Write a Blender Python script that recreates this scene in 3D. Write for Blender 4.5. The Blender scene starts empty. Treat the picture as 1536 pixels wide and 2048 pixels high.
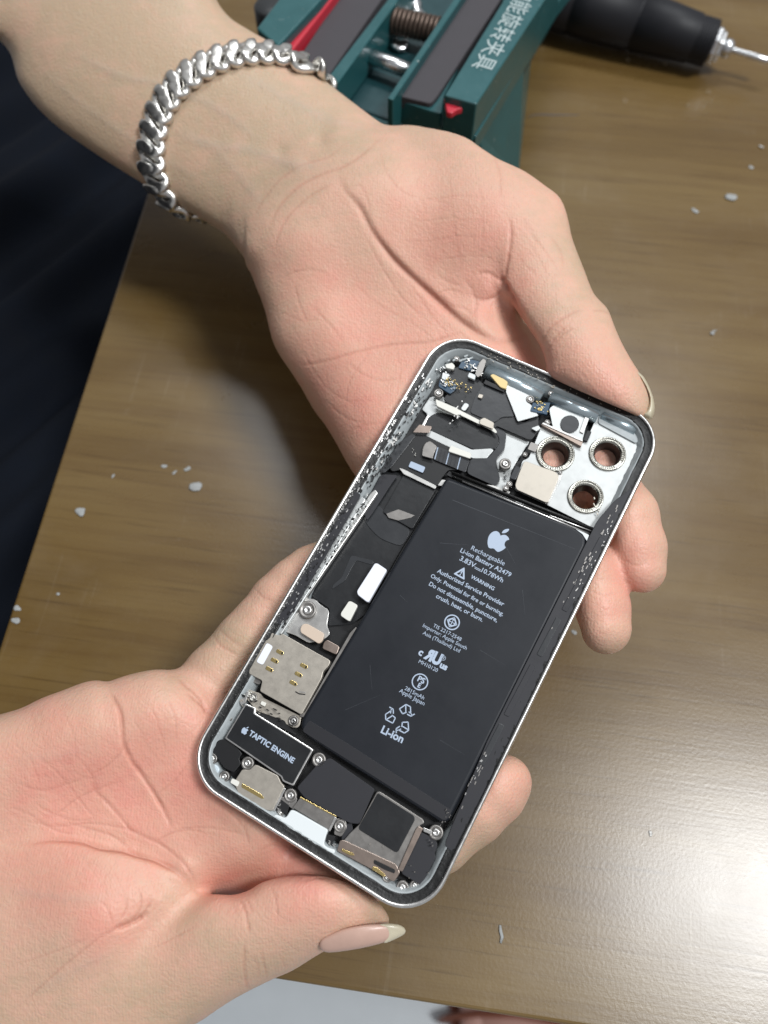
import bpy, bmesh, math, random
import numpy as np
from mathutils import Matrix, Vector
from mathutils.bvhtree import BVHTree
random.seed(7); RNG = np.random.default_rng(7)
scene = bpy.context.scene
COL = scene.collection
MM = 0.001
F = 1538.0                      # focal length in photo pixels
TH = math.radians(25.0)         # camera pitch away from straight down
CAMH = 260.0                    # mm above the table top
# ------------------------------------------------------------------ camera
cam_d = bpy.data.cameras.new("camera"); cam = bpy.data.objects.new("camera", cam_d); COL.objects.link(cam)
cam.location = (0, 0, CAMH * MM); cam.rotation_euler = (TH, 0, 0)
cam_d.sensor_fit = 'VERTICAL'; cam_d.sensor_height = 24.0; cam_d.lens = 24.0 * F / 2048.0
cam_d.clip_start = 0.01; cam_d.clip_end = 20.0
cam_d.dof.use_dof = True; cam_d.dof.focus_distance = 0.207; cam_d.dof.aperture_fstop = cam_d.lens / 2.6
scene.camera = cam
# ------------------------------------------------------------------ world, lamps, exposure
world = bpy.data.worlds.new("World"); scene.world = world; world.use_nodes = True
bgn = world.node_tree.nodes["Background"]
bgn.inputs[0].default_value = (0.96, 0.97, 1.0, 1); bgn.inputs[1].default_value = 0.35
def area_lamp(name, loc, size, size_y, power, color, target=(0, 0.05, 0.0)):
    d = bpy.data.lights.new(name, 'AREA'); d.shape = 'RECTANGLE'; d.size = size; d.size_y = size_y
    d.energy = power; d.color = color
    o = bpy.data.objects.new(name, d); COL.objects.link(o); o.location = loc
    o.rotation_euler = (Vector(target) - Vector(loc)).to_track_quat('-Z', 'Y').to_euler()
    return o
area_lamp("ceiling_lamp", (1.04, -0.07, 2.1), 0.42, 0.56, 41, (0.97, 0.99, 1.0))
area_lamp("tube_lamp", (0.25, 1.35, 2.1), 1.2, 0.22, 24, (0.95, 0.98, 1.0))
vs = scene.view_settings
vs.view_transform = 'Standard'; vs.look = 'None'; vs.exposure = 0.0; vs.gamma = 1.0; vs.use_curve_mapping = False
try:
    scene.cycles.max_bounces = 8; scene.cycles.use_denoising = True
except Exception: pass
# ------------------------------------------------------------------ view maths (all lengths in mm)
cT, sT = math.cos(TH), math.sin(TH)
def ray(px, py):
    u = (px - 768.0) / F; v = -(py - 1024.0) / F
    return np.array([u, cT * v + sT, sT * v - cT])
CAMP = np.array([0, 0, CAMH])
def Wd(px, py, depth): return CAMP + depth * ray(px, py)
def Tz(px, py, z=0.0):
    d = ray(px, py); return CAMP + (CAMH - z) / (-d[2]) * d
def cam2w(v): return np.array([v[0], cT * v[1] - sT * v[2], sT * v[1] + cT * v[2]])
# phone pose (from its four corners in the photo)
r1 = cam2w([0.87800, -0.44030, 0.23256]); r2 = cam2w([0.49009, 0.83015, -0.22806])
r1 /= np.linalg.norm(r1); nrm = np.cross(r1, r2); nrm /= np.linalg.norm(nrm); r2 = np.cross(nrm, r1)
PC = CAMP + cam2w([13.650, -21.277, -207.569])
def PP(px, py, z=0.0):
    d = ray(px, py); o = PC + nrm * z
    t = np.dot(o - CAMP, nrm) / np.dot(d, nrm); q = CAMP + t * d - PC
    return (float(q @ r1), float(q @ r2))
def phone_depth(px, py, z=0.0):
    d = ray(px, py); o = PC + nrm * z
    return float(np.dot(o - CAMP, nrm) / np.dot(d, nrm))
# ------------------------------------------------------------------ materials
def mat(name, color, rough=0.5, metal=0.0, spec=0.5, noise=0.0, nscale=300, bump=0.0, bscale=1500, coat=0.0, sss=0.0, var=None):
    m = bpy.data.materials.new(name); m.use_nodes = True; nt = m.node_tree; N = nt.nodes; L = nt.links
    b = N["Principled BSDF"]
    b.inputs["Base Color"].default_value = (*color, 1); b.inputs["Roughness"].default_value = rough
    b.inputs["Metallic"].default_value = metal; b.inputs["Specular IOR Level"].default_value = spec
    b.inputs["Coat Weight"].default_value = coat; b.inputs["Coat Roughness"].default_value = 0.15
    tc = N.new("ShaderNodeTexCoord")
    if noise:
        n = N.new("ShaderNodeTexNoise"); n.inputs["Scale"].default_value = nscale; n.inputs["Detail"].default_value = 6
        n.inputs["Roughness"].default_value = 0.65
        L.new(tc.outputs["Object"], n.inputs["Vector"])
        mx = N.new("ShaderNodeMix"); mx.data_type = 'RGBA'
        k = 1 - noise; c2 = var or tuple(c * k for c in color)
        mx.inputs["A"].default_value = (*c2, 1); mx.inputs["B"].default_value = (*[min(1, c * (1 + noise * .5)) for c in color], 1)
        L.new(n.outputs["Fac"], mx.inputs["Factor"]); L.new(mx.outputs["Result"], b.inputs["Base Color"])
        mr = N.new("ShaderNodeMapRange"); mr.inputs["To Min"].default_value = max(0.03, rough - .12); mr.inputs["To Max"].default_value = min(1, rough + .18)
        L.new(n.outputs["Fac"], mr.inputs["Value"]); L.new(mr.outputs["Result"], b.inputs["Roughness"])
    if bump:
        n2 = N.new("ShaderNodeTexNoise"); n2.inputs["Scale"].default_value = bscale; n2.inputs["Detail"].default_value = 4
        L.new(tc.outputs["Object"], n2.inputs["Vector"])
        bp = N.new("ShaderNodeBump"); bp.inputs["Strength"].default_value = 1.0; bp.inputs["Distance"].default_value = bump * MM
        L.new(n2.outputs["Fac"], bp.inputs["Height"]); L.new(bp.outputs["Normal"], b.inputs["Normal"])
    return m
# ------------------------------------------------------------------ object helpers
def link(name, me, m=None, parent=None):
    o = bpy.data.objects.new(name, me); COL.objects.link(o)
    if m is not None: me.materials.append(m)
    if parent is not None: o.parent = parent
    return o
def empty(name, M=None, loc=None):
    o = bpy.data.objects.new(name, None); COL.objects.link(o); o.empty_display_size = 0.01
    if M is not None: o.matrix_world = M
    if loc is not None: o.location = loc
    return o
def tag(o, label=None, cat=None, group=None, kind=None):
    if label: o["label"] = label
    if cat: o["category"] = cat
    if group: o["group"] = group
    if kind: o["kind"] = kind
    return o
def mesh_from(verts, faces, smooth=True, scale=MM):
    me = bpy.data.meshes.new("m"); me.from_pydata([tuple(float(c) * scale for c in v) for v in verts], [], [tuple(int(i) for i in f) for f in faces]); me.update()
    if smooth:
        for p in me.polygons: p.use_smooth = True
    return me
def prism_me(pts, z0, z1):
    n = len(pts)
    a = sum(pts[i][0] * pts[(i + 1) % n][1] - pts[(i + 1) % n][0] * pts[i][1] for i in range(n))
    if a < 0: pts = pts[::-1]
    v = [(x, y, z0) for x, y in pts] + [(x, y, z1) for x, y in pts]
    f = [tuple(range(n))[::-1], tuple(range(n, 2 * n))] + [(i, (i + 1) % n, n + (i + 1) % n, n + i) for i in range(n)]
    return mesh_from(v, f, smooth=False)
def bevel(o, w=0.15, seg=2, ang=40):
    b = o.modifiers.new("bevel", 'BEVEL'); b.width = w * MM; b.segments = seg; b.limit_method = 'ANGLE'; b.angle_limit = math.radians(ang)
    b.harden_normals = False
    return o
def rounded(pts, r=0.4, n=3):
    """polygon with its corners cut round (mm)"""
    out = []; m = len(pts)
    for i in range(m):
        p0, p, p1 = (np.array(pts[(i + k) % m][:2], float) for k in (-1, 0, 1))
        a = p0 - p; b = p1 - p; la = np.linalg.norm(a); lb = np.linalg.norm(b)
        q = min(r, la * .45, lb * .45); A = p + a / max(la, 1e-6) * q; B = p + b / max(lb, 1e-6) * q
        for k in range(n + 1):
            t = k / n; out.append(tuple((1 - t) ** 2 * A + 2 * t * (1 - t) * p + t * t * B))
    return out
def tube_me(path, rad, seg=10, closed=False, flat=1.0, up=None):
    path = [np.array(p, float) for p in path]; n = len(path); V = []; Fc = []
    rads = rad if hasattr(rad, '__len__') else [rad] * n
    prev = None
    for i in range(n):
        t = path[(i + 1) % n if closed else min(i + 1, n - 1)] - path[(i - 1) % n if closed else max(i - 1, 0)]
        t /= np.linalg.norm(t) + 1e-9
        u = np.array(up if up is not None else (prev if prev is not None else (0.1, 0.2, 1.0)), float)
        u = u - t * (u @ t); u /= np.linalg.norm(u) + 1e-9; prev = u
        w = np.cross(t, u)
        for k in range(seg):
            a = 2 * math.pi * k / seg
            V.append(path[i] + rads[i] * (math.cos(a) * w + math.sin(a) * u * flat))
    m = n if closed else n - 1
    for i in range(m):
        for k in range(seg):
            a = i * seg + k; b = i * seg + (k + 1) % seg; c = ((i + 1) % n) * seg + (k + 1) % seg; d = ((i + 1) % n) * seg + k
            Fc.append((a, b, c, d))
    if not closed:
        Fc.append(tuple(range(seg))[::-1]); Fc.append(tuple(range((n - 1) * seg, n * seg)))
    return V, Fc
def lathe_me(prof, seg=40):
    """profile of (r, z) pairs, z axis"""
    V = []; Fc = []
    for r, z in prof:
        for k in range(seg):
            a = 2 * math.pi * k / seg; V.append((r * math.cos(a), r * math.sin(a), z))
    for i in range(len(prof) - 1):
        for k in range(seg):
            Fc.append((i * seg + k, i * seg + (k + 1) % seg, (i + 1) * seg + (k + 1) % seg, (i + 1) * seg + k))
    Fc.append(tuple(range(seg))[::-1]); Fc.append(tuple(range((len(prof) - 1) * seg, len(prof) * seg)))
    return V, Fc
def text_me(s, bold=0.0, extr=0.01, spacing=1.0):
    c = bpy.data.curves.new("t", 'FONT'); c.body = s; c.size = 1.0; c.offset = bold; c.extrude = extr; c.space_character = spacing
    c.resolution_u = 3
    o = bpy.data.objects.new("t", c); COL.objects.link(o)
    dg = bpy.context.evaluated_depsgraph_get(); me = bpy.data.meshes.new_from_object(o.evaluated_get(dg))
    bpy.data.objects.remove(o); bpy.data.curves.remove(c)
    return me
def curve_plate(splines, z0, z1):
    """flat plate from closed outlines; inner outlines are holes (mm)"""
    c = bpy.data.curves.new("c", 'CURVE'); c.dimensions = '2D'; c.fill_mode = 'BOTH'; c.extrude = (z1 - z0) / 2 * MM
    for pts in splines:
        sp = c.splines.new('POLY'); sp.points.add(len(pts) - 1); sp.use_cyclic_u = True
        for p, (x, y) in zip(sp.points, pts): p.co = (x * MM, y * MM, 0, 1)
    o = bpy.data.objects.new("c", c); COL.objects.link(o)
    dg = bpy.context.evaluated_depsgraph_get(); me = bpy.data.meshes.new_from_object(o.evaluated_get(dg))
    bpy.data.objects.remove(o); bpy.data.curves.remove(c)
    me.transform(Matrix.Translation((0, 0, (z0 + z1) / 2 * MM)))
    return me
def circ(cx, cy, r, n=32): return [(cx + r * math.cos(2 * math.pi * k / n), cy + r * math.sin(2 * math.pi * k / n)) for k in range(n)]
# ------------------------------------------------------------------ wood, table, floor
def wood_mat():
    m = bpy.data.materials.new("lacquered_wood"); m.use_nodes = True; nt = m.node_tree; N = nt.nodes; L = nt.links; b = N["Principled BSDF"]
    tc = N.new("ShaderNodeTexCoord"); mp = N.new("ShaderNodeMapping"); mp.inputs["Rotation"].default_value = (0, 0, math.radians(8))
    L.new(tc.outputs["Object"], mp.inputs["Vector"])
    def noise(scale, sx, sy, detail=5, rough=.6, dist=0.0):
        mm = N.new("ShaderNodeMapping"); mm.inputs["Scale"].default_value = (sx, sy, 1); L.new(mp.outputs["Vector"], mm.inputs["Vector"])
        n = N.new("ShaderNodeTexNoise"); n.inputs["Scale"].default_value = scale; n.inputs["Detail"].default_value = detail
        n.inputs["Roughness"].default_value = rough; n.inputs["Distortion"].default_value = dist
        L.new(mm.outputs["Vector"], n.inputs["Vector"]); return n.outputs["Fac"]
    def ramp(v, stops):
        r = N.new("ShaderNodeValToRGB"); e = r.color_ramp.elements
        while len(e) < len(stops): e.new(0.5)
        for el, (p, c) in zip(e, stops): el.position = p; el.color = (*c, 1)
        L.new(v, r.inputs["Fac"]); return r.outputs["Color"]
    def mix(f, a, c, mode='MIX'):
        x = N.new("ShaderNodeMix"); x.data_type = 'RGBA'; x.blend_type = mode
        if isinstance(f, float): x.inputs["Factor"].default_value = f
        else: L.new(f, x.inputs["Factor"])
        for k, v in (("A", a), ("B", c)):
            if isinstance(v, tuple): x.inputs[k].default_value = (*v, 1)
            else: L.new(v, x.inputs[k])
        return x.outputs["Result"]
    broad = noise(9, 0.6, 3.0, 3, .5, .6)
    col = ramp(broad, [(.25, (.106, .062, .018)), (.5, (.140, .086, .027)), (.75, (.168, .110, .040))])
    streak = noise(26, 0.28, 5.0, 8, .68, .8)
    dark = ramp(streak, [(.30, (.66, .56, .48)), (.55, (1, 1, 1)), (.8, (1.06, 1.04, 1.0))])
    col = mix(0.55, col, dark, 'MULTIPLY')
    pores = noise(210, 0.10, 3.2, 3, .7)
    pd = ramp(pores, [(.30, (.55, .5, .45)), (.44, (1, 1, 1)), (1, (1, 1, 1))])
    col = mix(0.6, col, pd, 'MULTIPLY')
    # rubbed, slightly milky wear and hair scratches
    wear = noise(16, 1.0, 1.2, 6, .7, .4)
    wr = ramp(wear, [(.50, (0, 0, 0)), (.78, (1, 1, 1))])
    scr = noise(230, 2.6, 0.07, 2, .5, .25)
    sr = ramp(scr, [(.62, (0, 0, 0)), (.69, (1, 1, 1))])
    scm = N.new("ShaderNodeMath"); scm.operation = 'MULTIPLY'; L.new(wr, scm.inputs[0]); L.new(sr, scm.inputs[1])
    sc2 = N.new("ShaderNodeMath"); sc2.operation = 'MULTIPLY'; L.new(scm.outputs[0], sc2.inputs[0]); sc2.inputs[1].default_value = .2
    col = mix(sc2.outputs[0], col, (.42, .36, .28))
    wf = N.new("ShaderNodeMath"); wf.operation = 'MULTIPLY'; L.new(wr, wf.inputs[0]); wf.inputs[1].default_value = .07
    col = mix(wf.outputs[0], col, (.38, .33, .27))
    L.new(col, b.inputs["Base Color"])
    r = N.new("ShaderNodeMapRange"); r.inputs["To Min"].default_value = .22; r.inputs["To Max"].default_value = .34
    L.new(wear, r.inputs["Value"]); L.new(r.outputs["Result"], b.inputs["Roughness"])
    b.inputs["Specular IOR Level"].default_value = .58
    fine = noise(900, 1, 1, 3, .6); bp = N.new("ShaderNodeBump"); bp.inputs["Distance"].default_value = .00003; bp.inputs["Strength"].default_value = .8
    L.new(fine, bp.inputs["Height"])
    bp2 = N.new("ShaderNodeBump"); bp2.inputs["Distance"].default_value = .00003; bp2.inputs["Strength"].default_value = .6
    L.new(pores, bp2.inputs["Height"]); L.new(bp.outputs["Normal"], bp2.inputs["Normal"]); L.new(bp2.outputs["Normal"], b.inputs["Normal"])
    return m
WOOD = wood_mat()
def line_x(p, q, r, s):
    p, q, r, s = (np.array(v[:2]) for v in (p, q, r, s)); A = np.array([q - p, -(s - r)]).T; t = np.linalg.solve(A, r - p); return p + t[0] * (q - p)
la, lb = Tz(290, 400), Tz(0, 1290); ba, bb = Tz(557, 1959), Tz(1120, 2048)
cor = line_x(la, lb, ba, bb)
ld = (la - lb)[:2] / np.linalg.norm((la - lb)[:2]); bd = (bb - ba)[:2] / np.linalg.norm((bb - ba)[:2])
tp = [tuple(cor), tuple(cor + bd * 1400), tuple(cor + bd * 1400 + ld * 900), tuple(cor + ld * 900)]
table = link("wooden_table", prism_me(tp, -24, 0), WOOD); bevel(table, 1.2, 3)
tag(table, "brown lacquered wooden work table under the vise and the hands", "table")
FLOORM = mat("floor_tile", (.60, .64, .67), .35, noise=.12, nscale=14)
fl = link("floor", prism_me([(-1500, -1500), (2200, -1500), (2200, 2200), (-1500, 2200)], -760, -750), FLOORM); fl["kind"] = "structure"
# debris on the table
CR = mat("glue_crumb", (.34, .35, .345), .6, noise=.4, nscale=700, bump=.1, bscale=900); CRG = mat("solder_bead", (.45, .44, .42), .45, metal=.3)
def blob_me(r, seed, flat=.5, lob=3):
    rg = random.Random(seed); bm = bmesh.new(); bmesh.ops.create_icosphere(bm, subdivisions=3, radius=1)
    dirs = [Vector((rg.uniform(-1, 1), rg.uniform(-1, 1), rg.uniform(-.2, .6))).normalized() for _ in range(lob)]
    for v in bm.verts:
        k = .55 + sum(max(0, v.co.normalized().dot(d)) ** 3 for d in dirs) * .7 + .12 * math.sin(v.co.x * 9 + seed) * math.sin(v.co.y * 8)
        v.co = Vector((v.co.x * k, v.co.y * k, v.co.z * k * flat)) * r * MM
    me = bpy.data.meshes.new("blob"); bm.to_mesh(me); bm.free()
    for p in me.polygons: p.use_smooth = True
    return me
def crumb(px, py, r, seed, label, m=CR, flat=.45, cat="crumb", nm="glue_crumb"):
    r *= .72; flat *= .6; o = link(nm, blob_me(r, seed, flat), m); p = Tz(px, py, 0); o.location = (p[0] * MM, p[1] * MM, r * flat * .45 * MM)
    o["label"] = label; o["category"] = cat; o["group"] = "crumbs scattered on the table"; return o
crumb(395, 977, 3.0, 1, "largest white glue crumb, between the navy trousers and the silver phone frame")
crumb(160, 1025, 2.6, 2, "pale glue crumb nearest the dark trousers at the table edge")
crumb(330, 934, 1.3, 3, "tiny grey crumb leftmost in the row above the largest crumb")
crumb(350, 944, 1.0, 4, "smallest middle crumb in the row above the largest crumb")
crumb(374, 940, 1.5, 5, "grey crumb rightmost in the row above the largest crumb")
crumb(226, 953, 0.9, 6, "lone tiny crumb between the trousers and the crumb row")
crumb(118, 1188, 0.9, 16, "lone tiny crumb above the little finger of the lower hand")
crumb(1468, 394, 3.2, 7, "white three-lobed plastic crumb at the right table side")
crumb(1388, 421, 1.9, 8, "grey crumb left of the white three-lobed crumb")
crumb(1500, 333, 1.4, 9, "small grey crumb between the dark bead and the three-lobed crumb")
crumb(1521, 294, 1.3, 10, "dark bead topmost at the right picture border", CRG, .8)
crumb(1426, 668, 1.3, 11, "thin pale shaving alone on the wood right of the upper thumb")
crumb(1302, 1668, 1.0, 12, "tiny shiny bead below the lower fingertip on the wood", CRG)
crumb(36, 1216, 1.6, 13, "pale chip upper one of two on the left table edge")
crumb(30, 1242, 1.8, 14, "pale chip lower one of two on the left table edge")
crumb(1147, 1265, 1.2, 15, "faint crumb beside the upper hand's middle fingertip")
def sliver(pxs, w, label, m, nm, h=.25):
    path = [Tz(x, y, 0) + np.array([0, 0, h]) for x, y in pxs]
    n = len(path); V, Fc = tube_me(path, [w * (.35 + .65 * math.sin(math.pi * (i + .5) / n)) for i in range(n)], 8, flat=.35)
    o = link(nm, mesh_from(V, Fc), m); return tag(o, label, "mark" if m is INK else "shaving")
INK = mat("pen_ink", (.10, .085, .08), .6)
sliver([(1056, 235), (1068, 230), (1085, 229), (1110, 230), (1135, 230), (1158, 230)], .55, "short dark pen stroke on the wood right of the green vise", INK, "pen_stroke", .02)
sliver([(1000, 1850), (1001, 1862), (1004, 1874), (1001, 1886)], .55, "white curved plastic shaving right of the lower thumbnail", CR, "plastic_shaving")
sliver([(1420, 668), (1426, 663), (1433, 661)], .4, "curled clear shaving beside the lone pale shaving", CR, "plastic_shaving")
RING = mat("dent_rim", (.30, .22, .13), .35)
for i, (x, y, r) in enumerate([(1255, 120, 1.1), (1329, 127, 1.2), (1250, 202, 1.2), (1417, 184, 1.2), (1377, 211, 1.0)]):
    p = Tz(x, y, 0); V, Fc = tube_me([(p[0] + r * math.cos(a) * .8, p[1] + r * math.sin(a), .12) for a in np.linspace(0, 2 * math.pi, 17)[:-1]], .22, 6, closed=True)
    o = link("dent", mesh_from(V, Fc), RING); tag(o, "faint ring-shaped dent in the lacquer under the black handpiece", "dent", "ring dents under the handpiece")
# ------------------------------------------------------------------ vise
def chip_paint(m):
    nt = m.node_tree; N = nt.nodes; L = nt.links; b = N["Principled BSDF"]; src = b.inputs["Base Color"].links[0].from_socket
    tc = N.new("ShaderNodeTexCoord"); n = N.new("ShaderNodeTexNoise"); n.inputs["Scale"].default_value = 420; n.inputs["Detail"].default_value = 5; n.inputs["Roughness"].default_value = .75; L.new(tc.outputs["Object"], n.inputs["Vector"])
    r = N.new("ShaderNodeMapRange"); r.inputs["From Min"].default_value = .665; r.inputs["From Max"].default_value = .69; L.new(n.outputs["Fac"], r.inputs["Value"])
    x = N.new("ShaderNodeMix"); x.data_type = 'RGBA'; L.new(src, x.inputs["A"]); x.inputs["B"].default_value = (.34, .38, .36, 1); L.new(r.outputs["Result"], x.inputs["Factor"]); L.new(x.outputs["Result"], b.inputs["Base Color"])
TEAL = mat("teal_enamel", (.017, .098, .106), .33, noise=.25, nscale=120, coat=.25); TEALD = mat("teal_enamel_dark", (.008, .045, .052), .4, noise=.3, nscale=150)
chip_paint(TEAL); REDP = mat("red_plastic", (.52, .025, .045), .4); PAD = mat("rubber_pad", (.060, .055, .062), .75, noise=.3, nscale=250, bump=.1, bscale=2500)
STEEL = mat("bright_steel", (.72, .73, .74), .22, metal=1, noise=.2, nscale=400); SPRM = mat("oily_spring", (.14, .10, .08), .4, metal=.7, noise=.4, nscale=300)
LETTER = mat("vise_lettering", (.42, .50, .50), .6)
vz = Tz(900, 150, 0); vise = empty("repair_vise", loc=(vz[0] * MM, vz[1] * MM, 0)); vloc = Vector(vise.location)
tag(vise, "teal metal repair vise with grey rubber pads and red clamp strips behind the wrist", "vise")
def vprism(name, pts, zt, zb, m, bw=.5, parent=None, zts=None):
    P = [Tz(x, y, zt) for x, y in pts]; me = prism_me([(p[0], p[1]) for p in P], zb, zt)
    me.transform(Matrix.Translation(-vloc)); o = link(name, me, m, parent or vise); bevel(o, bw, 2); return o
def vloft(name, top, bot, zt, zb, m):
    a = [Tz(*p, zt) for p in top]; b = [Tz(*p, zb) for p in bot]; n = len(a)
    me = mesh_from([q for q in b] + [q for q in a], [tuple(range(n)), tuple(range(n, 2 * n))[::-1]] + [(i, n + i, n + (i + 1) % n, (i + 1) % n) for i in range(n)], smooth=False)
    bm = bmesh.new(); bm.from_mesh(me); bmesh.ops.recalc_face_normals(bm, faces=bm.faces); bm.to_mesh(me); bm.free()
    me.transform(Matrix.Translation(-vloc)); o = link(name, me, m, vise); bevel(o, .8, 2); return o
vloft("base", [(640, -60), (1150, -60), (1119, 0), (1052, 122), (1047, 134), (950, 262), (880, 262), (700, 240), (560, 80)],
      [(640, 20), (1150, -30), (1120, 24), (1062, 122), (1037, 352), (1010, 420), (860, 440), (700, 400), (560, 240)], 46, 0, TEAL)
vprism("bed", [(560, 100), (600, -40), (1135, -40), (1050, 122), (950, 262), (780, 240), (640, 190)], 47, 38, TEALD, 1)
vprism("side_lip", [(1119, 0), (1165, -60), (1150, -60), (1088, 0), (946, 262), (951, 275)], 54, 46, TEAL, .5)
vprism("clamp_bar", [(889, 190), (953, 208), (1089, 0), (1130, -60), (1045, -60), (1007, 0)], 69, 52, TEAL, .6)
vprism("jaw_ledge", [(786, 196), (796, 193), (1007, -2), (1020, -40), (1008, -40), (889, 190), (884, 224), (878, 227)], 60, 50, TEAL, .5)
vprism("rubber_pad", rounded([(796, 191), (862, 207), (876, 190), (1003, -4), (1028, -45), (950, -45), (921, 0)], 8, 3), 62, 57, PAD, .5)
vprism("rail", [(775, 196), (786, 200), (921, 0), (955, -50), (938, -50), (906, 0)], 66, 50, TEAL, .4)
vprism("rail", [(659, 150), (674, 168), (796, 0), (835, -50), (812, -50), (775, 0)], 62, 48, TEAL, .4)
vprism("rubber_pad", [(601, 110), (658, 149), (762, 0), (792, -50), (700, -50), (672, 0)], 60, 55, PAD, .5)
vprism("clamp_strip", [(558, 92), (581, 105), (663, 0), (700, -50), (676, -50), (642, 0)], 64, 52, REDP, .8)
vprism("clamp_bar", [(513, 56), (556, 92), (641, 0), (680, -50), (600, -50), (556, 0)], 68, 50, TEAL, .7)
vprism("clamp_strip", [(888, 194), (905, 197), (908, 204), (925, 206), (926, 216), (914, 219), (904, 226), (894, 224)], 66, 63.5, REDP, .6)
kv = Tz(545, 8, 58)
V, Fc = lathe_me([(1, 0), (7, 0), (8, 1), (8, 11), (7, 12), (1, 12)], 24); me = mesh_from(V, Fc); me.transform(Matrix.Translation(Vector((kv[0] * MM, kv[1] * MM, .046)) - vloc)); link("knob", me, mat("black_knob", (.02, .022, .024), .4), vise)
def vtube(name, a, b, za, zb, r, m, seg=20):
    p, q = Tz(*a, za), Tz(*b, zb); V, Fc = tube_me([p, p + (q - p) * .5, q], r, seg); me = mesh_from(V, Fc); me.transform(Matrix.Translation(-vloc)); return link(name, me, m, vise)
vtube("guide_rod", (715, 103), (825, 145), 54, 54, 3.0, STEEL)
vtube("guide_rod", (760, 18), (880, 60), 50, 50, 1.6, STEEL)
p, q = Tz(772, 38, 56), Tz(880, 62, 56); ax = (q - p); Ls = np.linalg.norm(ax); ax /= Ls; up = np.array([0, 0, 1.]); w_ = np.cross(ax, up)
pts = []
for i in range(260):
    t = i / 259; a = t * 12 * 2 * math.pi; pts.append(p + ax * Ls * t + 4.3 * (math.cos(a) * w_ + math.sin(a) * up))
V, Fc = tube_me(pts, .95, 8); me = mesh_from(V, Fc); me.transform(Matrix.Translation(-vloc)); link("spring", me, SPRM, vise)
for i, (x, y, r) in enumerate([(832, 22, 4.5), (800, 88, 3.6), (822, 52, 2.5)]):
    me = blob_me(r, 30 + i, .6, 4); c = Tz(x, y, 49); me.transform(Matrix.Translation(Vector(c * MM) - vloc)); link("grease_fleck", me, STEEL if i != 2 else SPRM, vise)
# lettering on the clamp bar: read along the bar
def text_on(name, s, p0, p1, up_hint, m, parent, origin, bold=0.0, hscale=1.0, mirror=False, thick=.03, fitw=True, size=None):
    """text from p0 to p1 (3-D, mm) lying in the plane of (p1-p0) and up_hint"""
    me = text_me(s, bold); xs = np.array([v.co[:] for v in me.vertices]); x0, x1 = xs[:, 0].min(), xs[:, 0].max()
    p0 = np.array(p0, float); p1 = np.array(p1, float); e1 = p1 - p0; Lw = np.linalg.norm(e1); e1 /= Lw
    e2 = np.array(up_hint, float); e2 -= e1 * (e2 @ e1); e2 /= np.linalg.norm(e2); e3 = np.cross(e1, e2)
    k = Lw / (x1 - x0) if fitw else size
    co = []
    for v in me.vertices:
        lx = (v.co.x - x0) * k if not mirror else (x1 - v.co.x) * k
        co.append(((p0 + e1 * lx + e2 * v.co.y * k * hscale + e3 * (v.co.z / .01 * thick + thick)) - np.array(origin)) * MM)
    for v, c in zip(me.vertices, co): v.co = c
    me.materials.clear()
    return link(name, me, m, parent)
a_, b_ = Tz(1052, -20, 69), Tz(919, 201, 69); acr = Tz(953, 208, 69) - Tz(889, 190, 69)
a_ = a_ - acr / np.linalg.norm(acr) * 1.0
text_on("lettering", "能旋转夹具", Tz(1029, -1, 69.05), Tz(945, 134, 69.05) , acr, LETTER, vise, np.array(vloc) / MM, hscale=1.0, thick=.06)
text_on("lettering", "功", Tz(1047, -29, 69.05), Tz(1031, -4, 69.05), acr, LETTER, vise, np.array(vloc) / MM, hscale=1.0, thick=.06)
# ------------------------------------------------------------------ grinder handpiece
GR = mat("black_grip", (.012, .0125, .016), .5, spec=.3, noise=.3, nscale=80)
A0 = Tz(1425, 88, 13.0); A1 = Tz(1150, 5, 16.5); axd = (A1 - A0) / np.linalg.norm(A1 - A0)
hand = empty("grinder_handpiece"); q = Vector(axd).to_track_quat('Z', 'Y'); hand.matrix_world = Matrix.Translation(Vector(A0 * MM)) @ q.to_matrix().to_4x4()
tag(hand, "black grinder handpiece with a thin steel bit lying on the table", "handpiece")
prof = [(9.2, 0), (10.2, .4)]
for i in range(6): prof += [(10.6, .8 + i * 1.3), (10.6, 1.4 + i * 1.3), (10.25, 1.6 + i * 1.3), (10.25, 1.9 + i * 1.3)]
prof += [(11.0, 9.5), (13.2, 37.4), (12.5, 37.8), (12.5, 38.8), (13.4, 39.2), (14.3, 62), (14.3, 70), (13.9, 70.3), (13.9, 71.2), (14.4, 71.6), (14.6, 130), (10, 134)]
V, Fc = lathe_me(prof, 48); o = link("grip", mesh_from(V, Fc), GR, hand)
V, Fc = lathe_me([(5.2, 0), (8.4, -.2), (8.4, -2), (7.2, -3.2), (7.0, -4.6), (5.2, -5.2), (3.2, -5.4)], 8); o = link("collet_nut", mesh_from(V, Fc, smooth=False), STEEL, hand); bevel(o, .3)
V, Fc = lathe_me([(2.0, -5.2), (4.1, -5.6), (4.4, -7.6), (3.5, -9.8), (2.4, -10.2), (1.5, -10.4)], 24); link("chuck", mesh_from(V, Fc), STEEL, hand)
V, Fc = lathe_me([(1.5, -9.5), (1.45, -12), (1.55, -20), (1.75, -27.5), (1.5, -28), (.4, -28.2)], 20); link("bit", mesh_from(V, Fc), STEEL, hand)
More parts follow.
